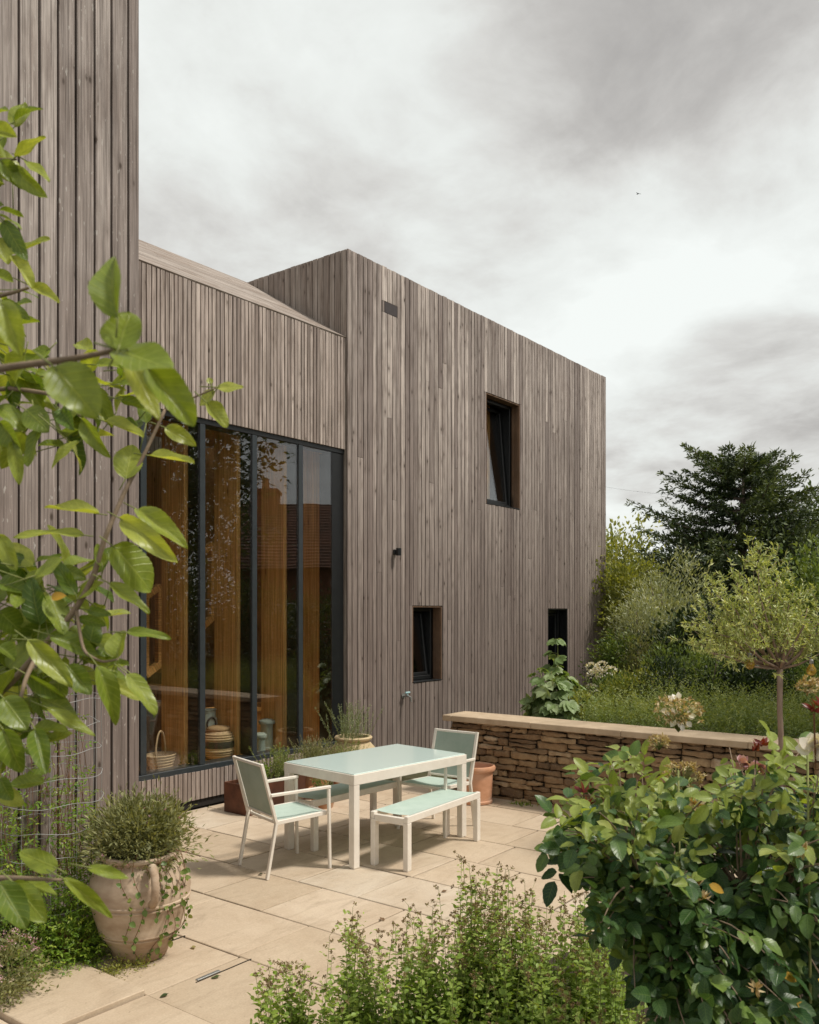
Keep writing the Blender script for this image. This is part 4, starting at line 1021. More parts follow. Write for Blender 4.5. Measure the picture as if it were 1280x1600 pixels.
# ---- herbs behind the wall
def herb_bed():
    r = np.random.default_rng(8); n = 2600
    Yd = r.uniform(8.2, 10.9, n); u = r.uniform(915, 1400, n); X = (u-640)/F*Yd
    P = np.stack([a_*X+b_*Yd, -b_*X+a_*Yd], 1); ok = (P[:, 0] > 8.5); P = P[ok]; n = len(P)
    z = garden_h(P[:, 0], P[:, 1]); h = r.uniform(.14, .46, n)*(1+.35*np.sin(P[:, 0]*3+P[:, 1]*2.2)*np.sin(P[:, 1]*5+1)); k = 17
    lean = r.normal(0, .13, (n, 2)); f = np.linspace(.08, 1, k)
    B = np.zeros((n, k, 3)); B[..., :2] = P[:, None]+lean[:, None]*(f[None, :, None]**1.5)*h[:, None, None]*2; B[..., 2] = z[:, None]+h[:, None]*f[None]
    B = B.reshape(-1, 3); D = unit(rdir(len(B))*np.array((1, 1, .4))+np.array((0, 0, .6)))
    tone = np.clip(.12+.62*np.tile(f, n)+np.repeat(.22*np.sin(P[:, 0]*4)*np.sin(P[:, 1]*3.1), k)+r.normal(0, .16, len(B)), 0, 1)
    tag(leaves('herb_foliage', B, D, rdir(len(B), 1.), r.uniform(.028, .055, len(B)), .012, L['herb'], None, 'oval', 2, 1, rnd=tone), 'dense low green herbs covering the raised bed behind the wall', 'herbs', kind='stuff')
herb_bed()

# ---- hollyhock
def hollyhock():
    p = WG(870, 11.3); g = .30; t = thing('hollyhock', (p[0], p[1], g), 0, 'bushy hollyhock with large lobed leaves against the timber facade', 'plant')
    st_ = MB(); B = []; D = []; N = []; S = []; r = np.random.default_rng(4)
    for k in range(13):
        an = r.uniform(0, 6.28); rr = r.uniform(.12, .46); hh = r.uniform(.55, 1.05) if k else 1.36
        top = np.array((rr*math.cos(an), rr*math.sin(an), hh)) if k else np.array((.03, 0, hh)); st_.tube([(0, 0, 0), top*.5+np.array((.02, 0, 0)), top], [.014, .010, .005], 6)
        for i in range(26 if k == 0 else 22):
            f = r.uniform(.08, 1); q = top*f; a2 = r.uniform(0, 6.28); out = np.array((math.cos(a2), math.sin(a2), .15)); pl = .30*(1-f*.75)*r.uniform(.5, 1.1)
            b = q+out*pl; st_.tube([q, b], .004, 4)
            B.append(b); S.append((.25*(1-.64*f)+.02)*r.uniform(.75, 1.2)); D.append(unit(out+np.array((0, 0, -.5)))); N.append(unit(out*.8+np.array((0, 0, .8))+r.normal(size=3)*.3-VIEW*.25))
    for k in range(85):
        d = unit(r.normal(size=3)-np.array((*VIEW[:2]*.5, 0))); d[2] = abs(d[2])*1.1-.15; b = np.array((0, 0, .38))+d*np.array((.46, .46, .46))*r.uniform(.7, 1.1); st_.tube([(0, 0, .3), b*.6+np.array((0, 0, .16)), b], .004, 4)
        B.append(b); S.append(r.uniform(.12, .21)); D.append(unit(d*.8+np.array((0, 0, -.6))+r.normal(size=3)*.3)); N.append(unit(d+np.array((0, 0, .7))+r.normal(size=3)*.3))
    st_.build('stem', M['greenstem'], t, smooth=True)
    # lobed leaves: a fan of five blades sharing one base
    BB, DD, NN, SS, rn = [], [], [], [], []
    for b, d, n_, s in zip(B, D, N, S):
        side = unit(np.cross(d, n_)); tn = r.random()
        for an in (-75, -38, 0, 38, 75):
            dd = d*math.cos(R(an))+side*math.sin(R(an)); BB.append(b-dd*s*.12); DD.append(dd); NN.append(n_+r.normal(size=3)*.08); SS.append(s*(1-.15*abs(an)/75)); rn.append(tn)
    leaves('leaves', BB, DD, NN, SS, np.array(SS)*.72, L['holly'], t, 'apple', 5, 4, .22, .25, .02, rnd=np.array(rn))
hollyhock()
def phlox():
    for (u, Y, vt, w, lf, lab, cols, heads) in (
        (940, 12.2, 1050, 75, L['mid'], 'flowering bush with heads of white blossom beside the hollyhock', L['petw'], [(925, 1042), (941, 1040), (955, 1048), (938, 1052), (926, 1055), (924, 1075), (932, 1050)]),
        (1006, 12.8, 1072, 70, L['yell'], 'small bush with a few red flowers left of the herbs', L['petr'], [(1002, 1067), (1014, 1068), (1030, 1080)]),
        (975, 12.0, 1062, 80, L['mid'], 'low leafy bush between the white and the red flowers', None, []),
        (905, 11.0, 1080, 50, L['yell'], 'feathery bright green plant at the hollyhock foot', None, [])):
        t = shrub('flower_bush', u, Y, vt, .45, w, lab, 'plant', lf, .06, 1700, 40, .3, seed=int(u), shape='lance', up=.8, spread=.2)
        if cols:
            r = np.random.default_rng(int(u))
            for (hu, hv) in heads:
                c = W(hu, hv, Y-.15)-np.array(t.location); n = 60
                d = rdir(n, .6); leaves('flower_head', c+d*np.array((.07, .07, .04)), d, rdir(n), .032, .028, cols, t, 'apple', 2, 2)
phlox()

# ---- olive tree
def olive():
    base = WG(1222, 7.15); t = thing('olive_tree', (base[0], base[1], .38), 0, 'small standard olive tree with slender bare trunk and feathery grey green crown', 'tree')
    fork = W(1219, 1045, 7.15)-np.array((base[0], base[1], .38)); r = np.random.default_rng(21)
    tr = MB(); tr.tube([(0, 0, 0), fork*.35+RIGHT*.008, fork*.7-RIGHT*.006, fork], [.027, .024, .022, .025], 12); tr.build('trunk', M['olivebark'], t, smooth=True)
    br = MB(); tips = []
    def P(u, v, dy): return W(u, v, 7.15+dy)-np.array((base[0], base[1], .38))
    ends = [(1085, 1000, .0), (1105, 965, .2), (1120, 930, -.1), (1150, 905, .1), (1185, 890, -.15), (1190, 893, .1), (1215, 900, .2), (1240, 925, 0), (1262, 950, -.2), (1285, 985, .1), (1300, 1010, -.05),
            (1110, 1020, -.25), (1135, 985, .35), (1170, 940, -.35), (1210, 960, .38), (1235, 985, -.35), (1160, 1000, -.3), (1255, 1010, .3), (1130, 950, .0), (1200, 930, 0), (1225, 950, .1), (1175, 970, .1), (1150, 960, -.1), (1120, 1000, .1), (1270, 970, .15), (1310, 960, 0), (1100, 985, -.1)]
    for (u, v, dy) in ends:
        e = P(u, v, dy); m1 = fork+(e-fork)*.35+np.array((0, 0, -.03)); m2 = fork+(e-fork)*.7+r.normal(size=3)*.03
        br.tube([fork, m1, m2, e], [.013, .009, .006, .003], 6)
        for _ in range(23):
            f = r.uniform(.45, 1.15); s = fork+(e-fork)*f+r.normal(size=3)*.05; d = unit(unit(e-fork)*.6+r.normal(size=3)*.7+np.array((0, 0, .45))); l = r.uniform(.06, .17)
            br.tube([s, s+d*l], [.0022, .001], 3); tips.append((s, d, l))
    for (u, v, dy) in ((1188, 872, .05), (1152, 895, 0), (1216, 890, .1)):   # shoots above the crown
        s = P(u, v+45, dy); d = np.array((0, 0, 1.)); tips += [(s, d, .2)]*3; br.tube([s, s+d*.2], .002, 4)
    br.build('branches', M['olivebark'], t, smooth=True)
    B, D, N = [], [], []
    for (s, d, l) in tips:
        for k in range(17):
            f = r.uniform(.0, 1.05); B.append(s+d*l*f); D.append(unit(d*.8+r.normal(size=3)*.6)); N.append(r.normal(size=3)+UP)
    n = len(B); print('olive', n)
    leaves('crown', B, D, N, r.uniform(.030, .055, n), .0125, L['olive'], t, 'oval', 2, 1, .1, .2)
    for k, (u, v) in enumerate(((1172, 1038), (1268, 1048))):
        c = W(u, v, 7.0); b = thing('glass_bulb', c, 0, ['amber glass bulb hanging on the left of the olive crown', 'amber glass bulb hanging at the right end of the olive branch'][k], 'hanging lantern', 'amber bulbs hung in the olive tree')
        m = MB(); m.lathe([(.001, -.042), (.02, -.038), (.034, -.022), (.038, 0), (.034, .018), (.02, .04), (.015, .055)], 24, cap0=False); m.build('glass_globe', M['amber'], b, smooth=True)
        m = MB(); m.lathe([(.015, .055), (.017, .058), (.017, .085), (.012, .09), (.001, .092)], 20); m.build('cap', M['steel'], b, smooth=True, auto=True)
        m = MB(); m.tube([(0, 0, .09), (0, 0, .16)], .0012, 5); m.build('wire', M['wire'], b)
olive()

# ---- rose bush in the right foreground
def compound(B, D, N, size, r, count=5):
    """pinnate leaves: leaflets in pairs along a short stalk plus one at the tip"""
    out = [[], [], [], []]; rn = []
    for b, d, n_, s in zip(B, D, N, size):
        d = unit(d); side = unit(np.cross(d, n_)); tn = np.clip(r.normal(.45, .25), 0, 1); up_ = unit(np.cross(side, d))
        pr = [(1.0, 0, 1.0)]+[(.72, 1, .85), (.72, -1, .85), (.36, 1, .7), (.36, -1, .7)][:count-1]
        for (f, sg, k) in pr:
            dd = unit(d*(1 if sg == 0 else .45)+side*sg*.9+r.normal(size=3)*.10+np.array((0, 0, -.12)))
            out[0].append(b+d*s*1.3*f+side*sg*s*.05); out[1].append(dd); out[2].append(n_+r.normal(size=3)*.22); out[3].append(s*k*r.uniform(.9, 1.1)); rn.append(np.clip(tn+r.normal(0, .08), 0, 1))
    return [np.array(o) for o in out]+[np.array(rn)]
def rose():
    r = np.random.default_rng(17); base = WG(1160, 2.75)
    t = thing('rose_bush', (base[0], base[1], .03), 0, 'big glossy leaved rose bush filling the right foreground', 'rose bush')
    o = np.array((base[0], base[1], .03))
    def P(u, v, Y): return W(u, v, Y)-o
    tipsp = []
    outline = [(955, 1190, 2.7), (998, 1162, 2.75), (1035, 1205, 2.8), (1228, 1158, 2.6), (1140, 1168, 2.8), (862, 1305, 2.65), (895, 1215, 2.8), (870, 1270, 2.7), (885, 1330, 2.6), (930, 1240, 2.8), (900, 1230, 2.9), (950, 1210, 2.7), (985, 1180, 2.8), (1010, 1215, 3.0), (1040, 1250, 2.5), (1090, 1230, 2.9), (1120, 1195, 2.8), (1150, 1180, 2.9), (1180, 1200, 2.5), (1210, 1185, 2.7), (1250, 1175, 2.5), (1285, 1190, 2.4), (1320, 1200, 2.6)]
    for q in outline: tipsp.append(P(*q))
    for _ in range(250):
        u = r.uniform(880, 1390); top = np.interp(u, [880, 940, 990, 1050, 1100, 1200, 1300], [1290, 1225, 1180, 1260, 1215, 1180, 1180]); low = np.interp(u, [880, 930, 1000, 1060, 1120], [1345, 1440, 1560, 1680, 1740])
        v = r.uniform(top, low); dd = (v-top)/400; tipsp.append(P(u, v, r.uniform(2.25, 3.15)-.15*dd))
    canes = MB(); hubs = []
    for k in range(9):
        h = P(r.uniform(1000, 1300), r.uniform(1380, 1480), r.uniform(2.4, 2.95)); hubs.append(h); b0 = np.array((r.uniform(-.1, .1), r.uniform(-.1, .1), 0)); canes.tube([b0, b0*.5+h*.5+r.normal(size=3)*.05, h], [.014, .011, .009], 7)
    B, D, N, S = [], [], [], []; hubs = np.array(hubs)
    for tp_ in tipsp:
        h = hubs[np.argmin(np.linalg.norm(hubs-tp_, axis=1)+r.random(len(hubs))*.15)]
        m_ = (h+tp_)/2+np.array((0, 0, .05))+r.normal(size=3)*.03; ts = np.linspace(0, 1, 7)[:, None]; pts = (1-ts)**2*h+2*ts*(1-ts)*m_+ts**2*tp_
        canes.tube(pts, np.linspace(.004, .0014, 7), 5)
        T = unit(tp_-m_)
        for k in range(5):
            f = r.uniform(.30, 1.0); i = min(5, int(f*6)); b = pts[i]+(pts[i+1]-pts[i])*(f*6-i)
            d = unit(T*.3+r.normal(size=3)*.8-VIEW*.35+np.array((0, 0, .15))); B.append(b); D.append(d); N.append(unit(UP*1.0-VIEW*.45+r.normal(size=3)*.4)); S.append(r.choice([.034, .044, .052, .062, .070])*r.uniform(.85, 1.1))
    canes.build('canes', M['twig'], t, smooth=True)
    bb, dd, nn, ss, rn = compound(B, D, N, S, r)
    # young, pale growth where the shoots are topmost
    topv = bb[:, 2]+o[2]; young = (topv > 1.28) & (r.random(len(bb)) < np.clip((topv-1.22)*2.6, 0, .8))
    k = ~young; print('rose', len(bb))
    leaves('leaves', bb[k], dd[k], nn[k], ss[k], ss[k]*.64, L['rose'], t, 'apple', 8, 4, .18, .22, .015, rnd=rn[k], serr=.04)
    leaves('young_leaves', bb[young], dd[young], nn[young], ss[young]*.95, ss[young]*.58, L['rosey'], t, 'apple', 8, 4, .2, .3, .015, rnd=rn[young], serr=.04)
    # red shoots
    for (u, v, Y) in ((912, 1238, 2.65), (915, 1262, 2.6), (1180, 1172, 2.6), (1192, 1165, 2.65), (1272, 1112, 2.3), (1283, 1105, 2.3)):
        c = P(u, v, Y); n = 7; d = unit(rdir(n)*np.array((1, 1, .5))+UP*.6); leaves('red_shoot', np.repeat(c[None], n, 0), d, rdir(n, .5), .036, .015, L['red'], t, 'lance', 4, 2)
    mb = MB(); mb.tube([P(1275, 1200, 2.35), P(1272, 1115, 2.3)], .0025, 5); mb.tube([P(912, 1300, 2.65), P(912, 1240, 2.65)], .002, 5); mb.tube([P(1180, 1230, 2.6), P(1181, 1175, 2.6)], .002, 5)
    mb.build('red_stalks', M['redstem'], t)
    # white bloom
    c = P(1272, 1172, 2.35); n = 26; d = unit(rdir(n, .7)-VIEW*.4); leaves('white_rose', np.repeat(c[None], n, 0)+d*.006, d, -VIEW+rdir(n)*.5, .042, .036, L['petw'], t, 'apple', 5, 4, -.2, .1)
    for (u, v) in ((1185, 1203), (1160, 1195)):
        c = P(u, v, 2.8); d = unit(rdir(18, .7)-VIEW*.4); leaves('pink_rose', np.repeat(c[None], 18, 0)+d*.006, d, -VIEW+rdir(18)*.5, .028, .026, L['petp'], t, 'apple', 4, 3, -.2, .1)
    # yellow fallen leaves caught low
    for (u, v) in ((1222, 1521), (1245, 1568), (1278, 1530), (1108, 1382)):
        c = P(u, v, 2.15); leaves('yellow_leaf', [c], [unit(RIGHT+UP*-.5)], [-VIEW+UP*.6], .045, .022, L['appley'], t, 'apple', 6, 2)
    # faded seed heads on stalks
    for (u, v, Y, n, rad) in ((1085, 1385, 2.3, 20, .016), (1100, 1405, 2.3, 14, .012), (1180, 1545, 2.1, 14, .012), (1085, 1260, 2.6, 20, .018), (1170, 1262, 2.6, 14, .012), (1255, 1330, 2.3, 16, .014)):
        c = P(u, v, Y); d = rdir(n, .8); leaves('faded_bloom', c+d*rad*.3, d, rdir(n), rad*1.8, rad*.8, L['straw'], t, 'lance', 3, 2)
rose()
def dried_heads():
    for k, (u, v, Y, w, hgt, v0, lab) in enumerate(((1060, 1112, 2.5, 40, .62, 1400, 'tall pale dried flower head standing above the roses'), (1068, 1212, 2.7, 32, .45, 1400, 'cluster of faded cream flowers beneath the tall dried head'), (1030, 1160, 2.6, 16, .45, 1400, 'small side spray of dried flowers left of the tall head'), (1262, 1070, 2.4, 18, .7, 1400, 'pale dried flower spray at the right edge below the amber bulb'))):
        c = W(u, v, Y); g = W(u+(10 if k != 2 else 30), 1500, Y); g[2] = .05
        t = thing('dried_flower', (c[0], c[1], .05), 0, lab, 'flower', 'dried flower heads above the roses')
        o = np.array((c[0], c[1], .05)); h = c-o; r = np.random.default_rng(60+k)
        m = MB(); b = np.array((g[0]-o[0], g[1]-o[1], 0)); m.tube([b, b*.4+h*.55, h*np.array((1, 1, .9))], [.005, .004, .003], 6)
        rad = w/F*Y; n = int(30*(w/18)); B = []; D = []
        for i in range(n):
            d = unit(r.normal(size=3)+UP*.5); e = h+d*rad*np.array((1, 1, .62))*r.uniform(.75, 1); m.tube([h-UP*rad*.8, (h+e)/2-UP*rad*.2, e], .0009, 3)
            for _ in range(7): B.append(e); D.append(unit(d*.5+r.normal(size=3)))
        m.build('stalk', M['greenstem'], t, smooth=True)
        n2 = len(B); leaves('petals', B, D, rdir(n2), r.uniform(.008, .016, n2), .006, L['straw'], t, 'lance', 2, 2, -.3, .4)
        if k == 0: d = rdir(30, .5)-VIEW*.6; leaves('white_petals', h+unit(d)*rad*.5, unit(d), rdir(30)-VIEW, .02, .017, L['petw'], t, 'apple', 3, 2)
dried_heads()

# ---- oregano clumps
def oregano(center, rx, ry, n, hts, label, seed, ang=0):
    r = np.random.default_rng(seed); t = thing('oregano_plant', (center[0], center[1], .02), 0, label, 'herb', 'oregano plants along the patio edge')
    st_ = MB(); B, D, N, S, tn = [], [], [], [], []; FB, FD = [], []
    for i in range(n):
        q = r.normal(size=2)*.5; x = VIEW*q[1]*ry+RIGHT*q[0]*rx; h = r.uniform(*hts)*(1-.12*min(2, abs(q[0]))); lean = np.array((*r.normal(0, .05, 2), 0))+x*.25
        b = x.copy(); b[2] = 0; tp_ = b+lean*h+UP*h; bend = r.normal(size=3)*.02; pts = [b, (b+tp_)/2+bend-lean*.1, tp_]
        st_.tube(pts, [.0022, .0018, .0010], 4)
        m_ = int(h/.030)
        for k in range(m_):
            f = (k+1)/(m_+1)
            if f < .12: continue
            p = b*(1-f)**2+2*f*(1-f)*pts[1]+f*f*tp_; az = k*1.57+r.normal()*.3
            for sg in (0, math.pi):
                d = np.array((math.cos(az+sg), math.sin(az+sg), .35)); l = (.046-.022*f)*r.uniform(.7, 1.35)
                if r.random() < 1.1-.55*f: B.append(p); D.append(d); N.append(UP+r.normal(size=3)*.35); S.append(l); tn.append(np.clip(.25+.45*f+r.normal(0, .15), 0, 1))
                if r.random() < .75-.62*f:     # side shoots
                    l2 = r.uniform(.02, .06)
                    for z in range(3): B.append(p+unit(d)*l2*(z+1)/3+UP*.008*z); D.append(unit(d+r.normal(size=3)*.7)); N.append(UP+r.normal(size=3)*.4); S.append(l*.7); tn.append(np.clip(.35+.4*f+r.normal(0, .15), 0, 1))
        if h > .62*hts[1]:
            for k in range(r.integers(2, 6)):      # flower clusters
                f = r.uniform(.87, 1.02); p = b*(1-f)**2+2*f*(1-f)*pts[1]+f*f*tp_; d = unit(r.normal(size=3)*np.array((1, 1, .3))+UP*.8); l = r.uniform(.01, .05)*(1.5-f)
                e = p+d*l*1.6; st_.tube([p, e], .0007, 3)
                for _ in range(16): FB.append(e+unit(r.normal(size=3))*.0055); FD.append(unit(r.normal(size=3)+UP*.6))
    st_.build('stems', M['greenstem'], t)
    S = np.array(S); leaves('leaves', B, D, N, S, S*.66, L['oreg'], t, 'oval', 3, 2, .12, .3, rnd=np.array(tn))
    nf = len(FB); leaves('flower_heads', FB, FD, rdir(nf), r.uniform(.006, .010, nf), .0065, L['oregf'], t, 'oval', 2, 1, 0, .3)
    print('oreg', len(B), nf)
c = WG(447, 3.9); oregano(c, .14, .12, 22, (.30, .46), 'small straggly oregano at the left end of the border', 71)
c = WG(560, 3.75); oregano(c, .17, .18, 46, (.30, .70), 'oregano clump with brown heads, second from the left', 72)
c = WG(690, 3.7); oregano(c, .24, .22, 90, (.34, .78), 'thick oregano clump in the middle of the lower edge', 73)
c = WG(800, 3.75); oregano(c, .24, .24, 115, (.38, .86), 'tall dense oregano clump left of the rose bush', 74)
c = WG(905, 3.5); oregano(c, .24, .30, 110, (.42, .88), 'oregano clump half hidden by the rose leaves', 75)
c = WG(745, 3.85); oregano(c, .10, .1, 14, (.80, .93), 'few tall thin oregano stems with brown tips', 76)
c = WG(760, 3.1); oregano(c, .32, .22, 90, (.30, .45), 'low leafy oregano in front of the tall clump', 77)
c = WG(1000, 3.1); oregano(c, .34, .24, 110, (.34, .56), 'shaded oregano beneath the rose bush', 78)
def blades():
    r = np.random.default_rng(9); p = WG(1045, 2.6); t = thing('blade_plant', (p[0], p[1], 0), 0, 'tuft of long narrow blades beneath the rose bush', 'plant')
    n = 70; B = np.c_[r.normal(0, .12, (n, 2)), np.zeros(n)]; D = unit(np.c_[r.normal(0, .35, (n, 2)), np.ones(n)])
    leaves('blades', B, D, rdir(n), r.uniform(.5, .85, n), .016, L['blade'], t, 'blade', 10, 2, r.uniform(.05, .5, n), .4)
blades()

# ---- pots' plants
def fill_plant(name, loc, rad, n, clumps, size, m, label, aspect=.4, shape='lance', up=.5, seed=1, fl=None, nfl=0, stemm='greenstem'):
    t = thing(name, loc, 0, label, 'plant')
    tips = [(random.uniform(-.6, .6)*rad[0], random.uniform(-.6, .6)*rad[1], rad[2]*random.uniform(.8, 1.7)) for _ in range(22)]
    stems(t, (0, 0, -.02), tips, .004, .0015, M[stemm], 'stems', 4)
    blob((0, 0, rad[2]*.95), rad, n, clumps, size, m, t, shape, aspect, seed=seed, up=up, spread=.22, name='foliage', nl=2, shell=.25, lowcut=-.6)
    if fl is not None:
        r = np.random.default_rng(seed); d = unit(r.normal(size=(nfl, 3))+UP*.4); c = np.array((0, 0, rad[2]*.95))+d*np.array(rad)*r.uniform(.8, 1.08, (nfl, 1))
        
        for q in c: leaves('flower', np.repeat(q[None], 6, 0), rdir(6, .3), rdir(6), .014, .010, fl, t, 'apple', 2, 2)
    return t
pp = fill_plant('shrubby_pot_plant', (3.13, 4.37, .50), (.305, .285, .20), 15000, 180, .040, L['potpl'], 'bushy grey green plant with tiny pink flowers in the clay jar', .3, seed=91, fl=L['petp'], nfl=26)
def spikes(name, loc, n, h, spread, leafm, label, seed, size=.02, per=40, flower=None, w=.25, lean=.35):
    r = np.random.default_rng(seed); t = thing(name, loc, 0, label, 'plant'); m = MB(); B, D, FB = [], [], []
    for i in range(n):
        d = unit(np.array((*r.normal(0, lean, 2), 1.))); hh = h*r.uniform(.6, 1.1); b = np.array((*r.normal(0, spread*.35, 2), 0)); e = b+d*hh; m.tube([b, (b+e)/2+r.normal(size=3)*.01, e], [.0022, .0016, .0009], 4)
        for k in range(per):
            f = r.uniform(.12, 1.02); B.append(b+(e-b)*f); D.append(unit(d*.7+r.normal(size=3)*.8))
        if flower is not None:
            for k in range(14): FB.append(b+(e-b)*r.uniform(.85, 1.06))
    m.build('stems', M['greenstem'], t); nn = len(B); leaves('foliage', B, D, rdir(nn, .5), r.uniform(.6, 1.2, nn)*size, size*w, leafm, t, 'oval', 2, 1, .1, .2)
    if flower is not None: leaves('flower_spikes', FB, rdir(len(FB), 1.), rdir(len(FB)), .009, .006, flower, t, 'oval', 2, 1)
    return t
spikes('lavender', (6.90, 6.55, .33), 130, .34, .28, L['potpl'], 'lavender with faded brown spikes in a terracotta pot', 92, .02, 34, L['lav'], .3, .48)
spikes('rosemary', (7.62, 6.68, .51), 55, .46, .25, L['rosem'], 'upright rosemary growing in the cream urn', 93, .024, 80, None, .2, .30)
spikes('trailing_herb', (7.24, 6.42, .30), 90, .30, .2, L['herb'], 'yellow green herb spilling from the narrow terracotta pot', 94, .02, 40, None, .3, .5)
spikes('young_herb', (6.10, 6.63, .26), 26, .22, .18, L['jas'], 'fresh green herb in the copper trough behind the chair', 95, .03, 34, None, .4, .35)
spikes('bushy_herb', (6.45, 6.62, .26), 60, .34, .22, L['herb'], 'leafy taller herb at the right end of the copper trough', 96, .022, 50, None, .35, .3)
spikes('bowl_herb', (6.60, 6.15, .17), 30, .16, .12, L['mid'], 'small green plant in the low terracotta bowl', 97, .022, 20, None, .4, .4)
def ivy():
    r = np.random.default_rng(33); t = thing('trailing_ivy', (3.11, 4.36, .62), 0, 'ivy trailing down the outside of the clay jar', 'plant'); m = MB(); B, D, S = [], [], []
    for k in range(8):
        an = math.atan2(-VIEW[1], -VIEW[0])+R(r.uniform(-5, 105)); d = np.array((math.cos(an), math.sin(an), 0)); ln = r.uniform(.15, .52) if k > 2 else .58
        rr = lambda z: np.interp(.62+z, [0, .08, .16, .26, .36, .42, .49, .555, .6, .64], [.15, .18, .22, .255, .285, .285, .275, .25, .235, .235])+.014
        pts = [d*.15+UP*.03]+[d*(rr(-q)+.02*math.sin(q*20))+UP*(-q)+np.cross(d, UP)*.03*math.sin(q*14+k) for q in np.linspace(.0, ln, 12)]
        m.tube(pts, .0018, 4)
        for q in range(2, 13):
            for _ in range(2): B.append(pts[q]+d*.006); D.append(unit(d*.6+r.normal(size=3)*.6-UP*.5)); S.append(r.choice([.012, .016, .022, .03, .04])*r.uniform(.8, 1.1))
    m.build('stems', M['redstem'], t); S = np.array(S); leaves('leaves', B, D, np.array(D)*.2+UP*.5-VIEW+rdir(len(B))*.7, S, S*.8, L['ivy'], t, 'apple', 4, 2, .15, .3)
ivy()

# ---- jasmine, wire cylinder and low bed plants by the tower
def wire_frame():
    c = np.array((2.84, 4.87)); t = thing('wire_mesh_cylinder', (c[0], c[1], 0), 0, 'loose roll of galvanised wire mesh supporting the jasmine by the tower', 'wire mesh')
    r = .29; m = MB(); rr = np.random.default_rng(2)
    for z in np.arange(.30, 1.60, .15):
        ph = rr.random()*6; m.tube([((r+.012*math.sin(3*a+ph)+.006*math.sin(11*a))*math.cos(a), (r+.012*math.sin(3*a+ph))*math.sin(a), z+.008*math.sin(5*a+ph)) for a in np.linspace(0, 2*math.pi, 49)[:-1]], .0020, 5, close=True)
    for k in range(12):
        a = 2*math.pi*k/12; m.tube([(r*math.cos(a)+.006*math.sin(q*7), r*math.sin(a), q) for q in np.linspace(0, 1.52, 9)], .0013, 5)
    m.build('mesh_wires', M['wire'], t)
wire_frame()
def jasmine():
    t = thing('jasmine', (2.80, 4.90, 0), 0, 'jasmine with small white stars climbing the wire mesh and tower boards', 'climber'); r = np.random.default_rng(41)
    m = MB(); B, D, N, S = [], [], [], []; fl = []
    for k in range(80):
        a = r.uniform(0, 6.28); h = r.uniform(.5, 1.7)*(1 if k < 50 else .75); rad = r.uniform(.16, .34); tw = r.uniform(-2, 2); pts = [(rad*math.cos(a+tw*q), rad*math.sin(a+tw*q)*.9, h*q) for q in np.linspace(0, 1, 9)]
        m.tube(pts, .0016, 4)
        for q in np.linspace(.1, 1, 13):
            if r.random() < (.55 if q*h > .95 else .12): continue
            i = min(7, int(q*8)); p = np.array(pts[i])+(np.array(pts[i+1])-np.array(pts[i]))*(q*8-i); d = unit(np.array((math.cos(a+tw*q), math.sin(a+tw*q), .2))+r.normal(size=3)*.6)
            B.append(p); D.append(d); N.append(UP+r.normal(size=3)*.4); S.append(r.uniform(.026, .048))
            if r.random() < .10: fl.append(p+d*.04)
    m.build('stems', M['redstem'], t)
    bb, dd, nn, ss, rn = compound(B, D, N, S, r); leaves('leaves', bb, dd, nn, ss, ss*.42, L['jas'], t, 'lance', 3, 2, .1, .25, rnd=rn)
    fl = np.array(fl); F5 = np.repeat(fl, 5, 0); leaves('flowers', F5, rdir(len(F5)), rdir(len(F5)), .013, .006, L['petw'], t, 'lance', 2, 2)
jasmine()
